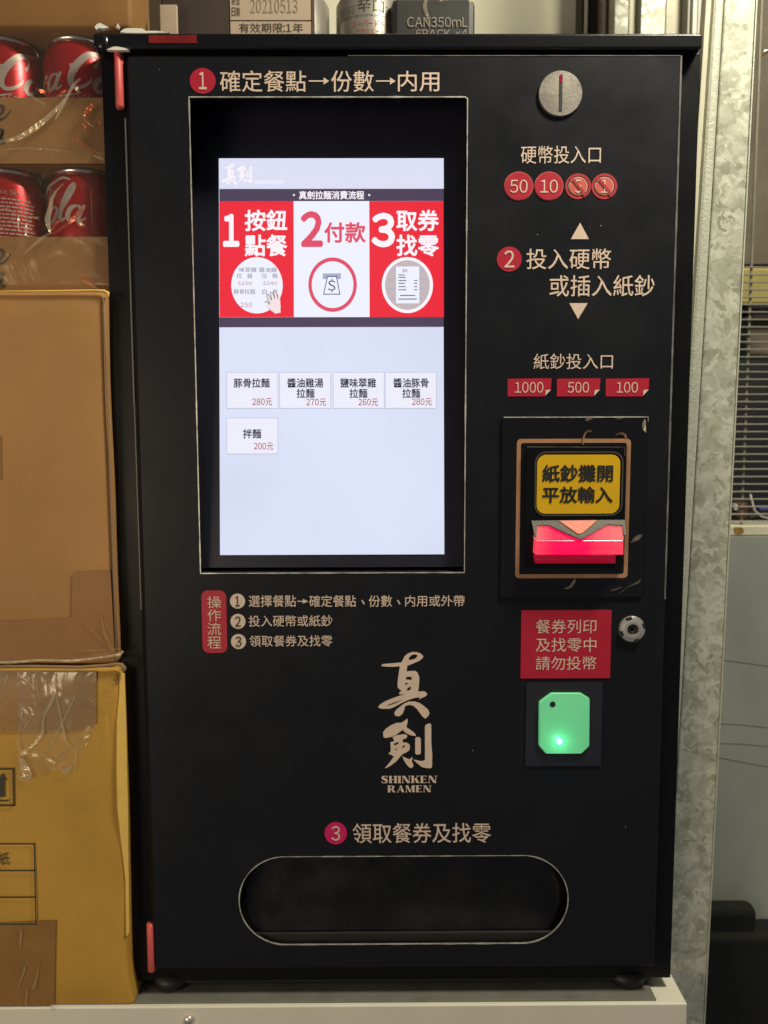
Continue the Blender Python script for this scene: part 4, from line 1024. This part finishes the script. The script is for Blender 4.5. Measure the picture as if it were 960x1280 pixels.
# script printed on the trays
TP = wallplane(trY - .0003)
for t, y in ((t1, 322), (t2, 142)):
    V, Fc = ribbons([[(-8, y - 4, 2), (-2, y - 10, 3), (4, y - 8, 3.4), (3, y - 1, 3), (-4, y + 4, 3), (2, y + 7, 3), (8, y + 3, 2), (14, y - 5, 1)], [(-6, y + 26, 3), (1, y + 20, 3.4), (3, y + 26, 3), (-4, y + 36, 3), (-6, y + 30, 3)], [(5, y + 20, 2), (2, y + 30, 4), (4, y + 37, 3), (8, y + 33, 1)]], 5)
    mesh('tray_lettering', [TP.pt(*TP.ab(a, b), .0004) for a, b in V], Fc, M['ink'], t)
# shrink film round the trays
def wrap(name, pxy, lab):
    pl = wallplane(trY - .004); nx, nz = 46, 40
    x0, y0, x1, y1 = pxy; V, Fc = [], []
    for j in range(nz + 1):
        for i in range(nx + 1):
            px = x0 + (x1 - x0) * i / nx; py = y0 + (y1 - y0) * j / nz
            a, b = pl.ab(px, py)
            d = noise.noise(Vector((px * .03 + py * .02, py * .02 - px * .012, y0))) * .0012 + abs(noise.noise(Vector((px * .07 + py * .05, py * .03 - px * .05, 7 + y0)))) * .0009
            V.append(pl.pt(a, b, d - .0005))
    for j in range(nz):
        for i in range(nx): a = j * (nx + 1) + i; Fc.append((a, a + 1, a + nx + 2, a + nx + 1))
    o = mesh(name, V, Fc, M['film'], None, True); return tag(o, lab, 'plastic film')
f1 = wrap('shrink_film', (-40, 206, 139, 356), 'clear wrinkled film over the lower tray of red cans')
f2 = wrap('shrink_film', (-40, 36, 131, 204), 'clear wrinkled film over the upper tray of red cans')
FP = wallplane(trY - .0075)
creases('film_crease', [[(70, 150, 1), (80, 130, 3), (92, 108, 3), (101, 99, 2)], [(33, 112, .8), (45, 124, 2), (58, 132, 1.6)], [(0, 178, 2), (25, 172, 5), (50, 156, 6), (70, 138, 4), (82, 124, 2)], [(100, 140, .6), (108, 152, 1.4), (118, 160, .8)], [(0, 188, 1), (40, 186, 2.2), (88, 190, 1)], [(118, 195, .8), (126, 199, 1.6), (131, 200, .8)], [(94, 112, 3), (97, 112, 5), (99, 116, 2)], [(96, 88, 2), (97, 90, 4)], [(58, 103, .8), (62, 107, 1.6)], [(16, 86, 1), (20, 88, 2.4), (22, 89, 1)]], FP, .0005, M['crease'], f2)
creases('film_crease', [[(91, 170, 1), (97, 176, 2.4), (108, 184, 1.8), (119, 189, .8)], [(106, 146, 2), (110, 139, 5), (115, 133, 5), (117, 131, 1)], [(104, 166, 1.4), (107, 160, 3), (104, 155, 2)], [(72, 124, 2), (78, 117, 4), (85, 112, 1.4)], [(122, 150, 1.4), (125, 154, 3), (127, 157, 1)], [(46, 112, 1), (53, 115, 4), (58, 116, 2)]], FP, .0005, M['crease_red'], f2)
creases('film_crease', [[(64, 292, 1.4), (60, 276, 6), (63, 262, 5), (66, 248, 3), (72, 238, 1.6), (80, 230, 1)], [(30, 318, .6), (46, 304, 2.4), (56, 296, 2.4), (64, 292, 1)], [(0, 263, 1), (10, 262, 2), (18, 267, 2), (32, 271, 1.6), (50, 272, 1)], [(113, 232, .7), (115, 255, 1.3), (116, 290, .7)], [(33, 272, 1), (36, 280, 2), (41, 288, 1)], [(24, 288, 1), (23.5, 278, 2), (24, 270, 1)], [(33, 294, 1.4), (33.6, 287, 3), (33, 280, 1)], [(96, 276, 2), (101, 281, 5), (107, 282, 2)], [(40, 272, 1), (46, 273, 2), (50, 275, .8)], [(116, 194, .6), (122, 197, 1.4), (131, 197, .6)], [(103, 350, 1), (112, 355, 2), (122, 361, .8)]], FP, .0005, M['crease'], f1)
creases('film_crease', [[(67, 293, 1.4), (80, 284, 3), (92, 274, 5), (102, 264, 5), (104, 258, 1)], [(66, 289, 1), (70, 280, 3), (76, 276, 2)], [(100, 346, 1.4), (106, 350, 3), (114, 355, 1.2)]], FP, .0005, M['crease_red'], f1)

# carton on the upper cans
zc3 = zc2 + .1126
yt = .018
cx2 = at(163, 15, yt).x
tc = empty('top_carton', (cx2 - .2, .12, zc3), 'brown carton resting on the upper cans, top left corner', 'carton')
frombm('body', carton_mesh(cx2 - .42, cx2, yt, .26, zc3, zc3 + .22, .0015, 21), M['tray'], tc, True)

# ------------------------------------------------------------------ goods on top of the machine
zt = frT - .004
yq = .10
def topbox(name, x0, x1, ytop, y, d, m, parent=None, bev=.003, pxmode=True):
    a, b = at(x0, 30, y), at(x1, 30, y); return box(name, a.x, b.x, y, y + d, zt, at(300, ytop, y).z, m, parent, bev)
tag(topbox('dark_bag', 164, 200, -60, yq + .02, .05, M['chair'], None, .006), 'dark bag end between the brown carton and the dark carton, top edge', 'bag')
tag(topbox('beige_card', 200, 221.5, 5.5, yq - .044, .004, M['label'], None, .0006), 'small plain beige card standing on the machine top', 'card')
db = empty('dated_carton', (at(320, 30, yq).x, yq, zt), 'dark brown carton on the machine with a beige date label', 'carton')
topbox('body', 201, 391, -120, yq - .030, .026, M['darkbox'], db)
QP = wallplane(yq - .030)
prect('date_label', QP, 287.5, -60, 390, 44, .0008, M['label'], db, 0, .0006)
prect('label_rule', QP, 287.5, 25.8, 390, 26.8, .0012, M['print_dark'], db); prect('label_rule', QP, 389, -60, 390, 44, .0012, M['print_dark'], db)
text('label_text', '有效期限:1年', QP, (299, 29.5, 379, 41.5), .0012, M['ink'], db)
text('label_text', '20210513', QP, (313, -.5, 372, 17), .0012, M['greyprint'], db, -.012, .16)
for s, b in (('製', (290, -6, 294.5, 7)), ('造', (295.5, -6, 300, 7)), ('日', (290, 10, 294.5, 21)), ('期', (295.5, 10, 300, 21))): text('label_text', s, QP, b, .0012, M['ink'], db)
bp_ = empty('beer_pack', (at(505, 30, yq).x, yq, zt), 'black and silver six pack of beer cans standing on the ticket machine', 'beer pack')
topbox('carton_sleeve', 489, 594, -4, yq - .002, .10, M['blackbox'], bp_, .006)
# two silver cans showing through the open side
for px in (371, 460):
    p = at(px, 30, yq + .026); bm = bmesh.new(); lathe(bm, [(.026, zt), (.0325, zt + .010), (.0325, zt + .09), (.026, zt + .102), (0, zt + .102)], p.x, yq + .034, 0, 40)
    frombm('beer_can', bm, M['silver'], bp_, True)
BP = wallplane(yq - .0005)
bc = at(460, 30, yq + .034)
def oncan(name, s, bx, m, bold=0):
    V, Fc = textdata(s, bold); x0 = min(p[0] for p in V); x1 = max(p[0] for p in V); y0 = min(p[1] for p in V); y1 = max(p[1] for p in V)
    A = BP.box(*bx); out = []
    for p in V:
        a = A[0] + (p[0] - x0) / (x1 - x0) * (A[2] - A[0]); z = A[1] + (p[1] - y0) / (y1 - y0) * (A[3] - A[1])
        q = max(-.99, min(.99, (a - bc.x) / .0328)); out.append((bc.x + .0328 * q, yq + .034 - .0328 * math.sqrt(1 - q * q), z))
    return mesh(name, out, Fc, m, bp_)
oncan('can_lettering', '辛口', (447, -4, 480, 13), M['ink'], .03)
oncan('can_lettering', 'スーパードライ', (440, 23, 487, 32), M['redprint'], .02)
oncan('can_lettering', 'アサヒビール', (446, 33.5, 481, 40), M['redprint'], .02)
for y in (3, 7, 11): oncan('fine_print', 'BEER FOR ALL', (424, y, 444, y + 2.2), M['ink']); oncan('fine_print', 'BEER FOR ALL', (482, y, 494, y + 2.2), M['ink'])
oncan('fine_print', 'BREWED FOR A CLEAR CRISP TASTE', (425, 16, 494, 18.6), M['ink'])
BS = wallplane(yq - .0026)
text('sleeve_lettering', 'CAN350mL', BS, (509, 21.5, 584.5, 34), .0004, M['greyprint'], bp_, .0, .1)
text('sleeve_lettering', '6PACK x4', BS, (520, 37, 584, 47), .0004, M['greyprint'], bp_, .0, .1)
creases('film_crease', [[(535, -5, 2), (531, 8, 5), (534, 20, 3), (537, 34, 2), (536, 41, 1)], [(546, 0, 1), (556, 2, 2), (565, -2, 1)], [(582, -2, 2), (588, 2, 3), (591, 8, 1)]], BS, .001, M['crease'], bp_)
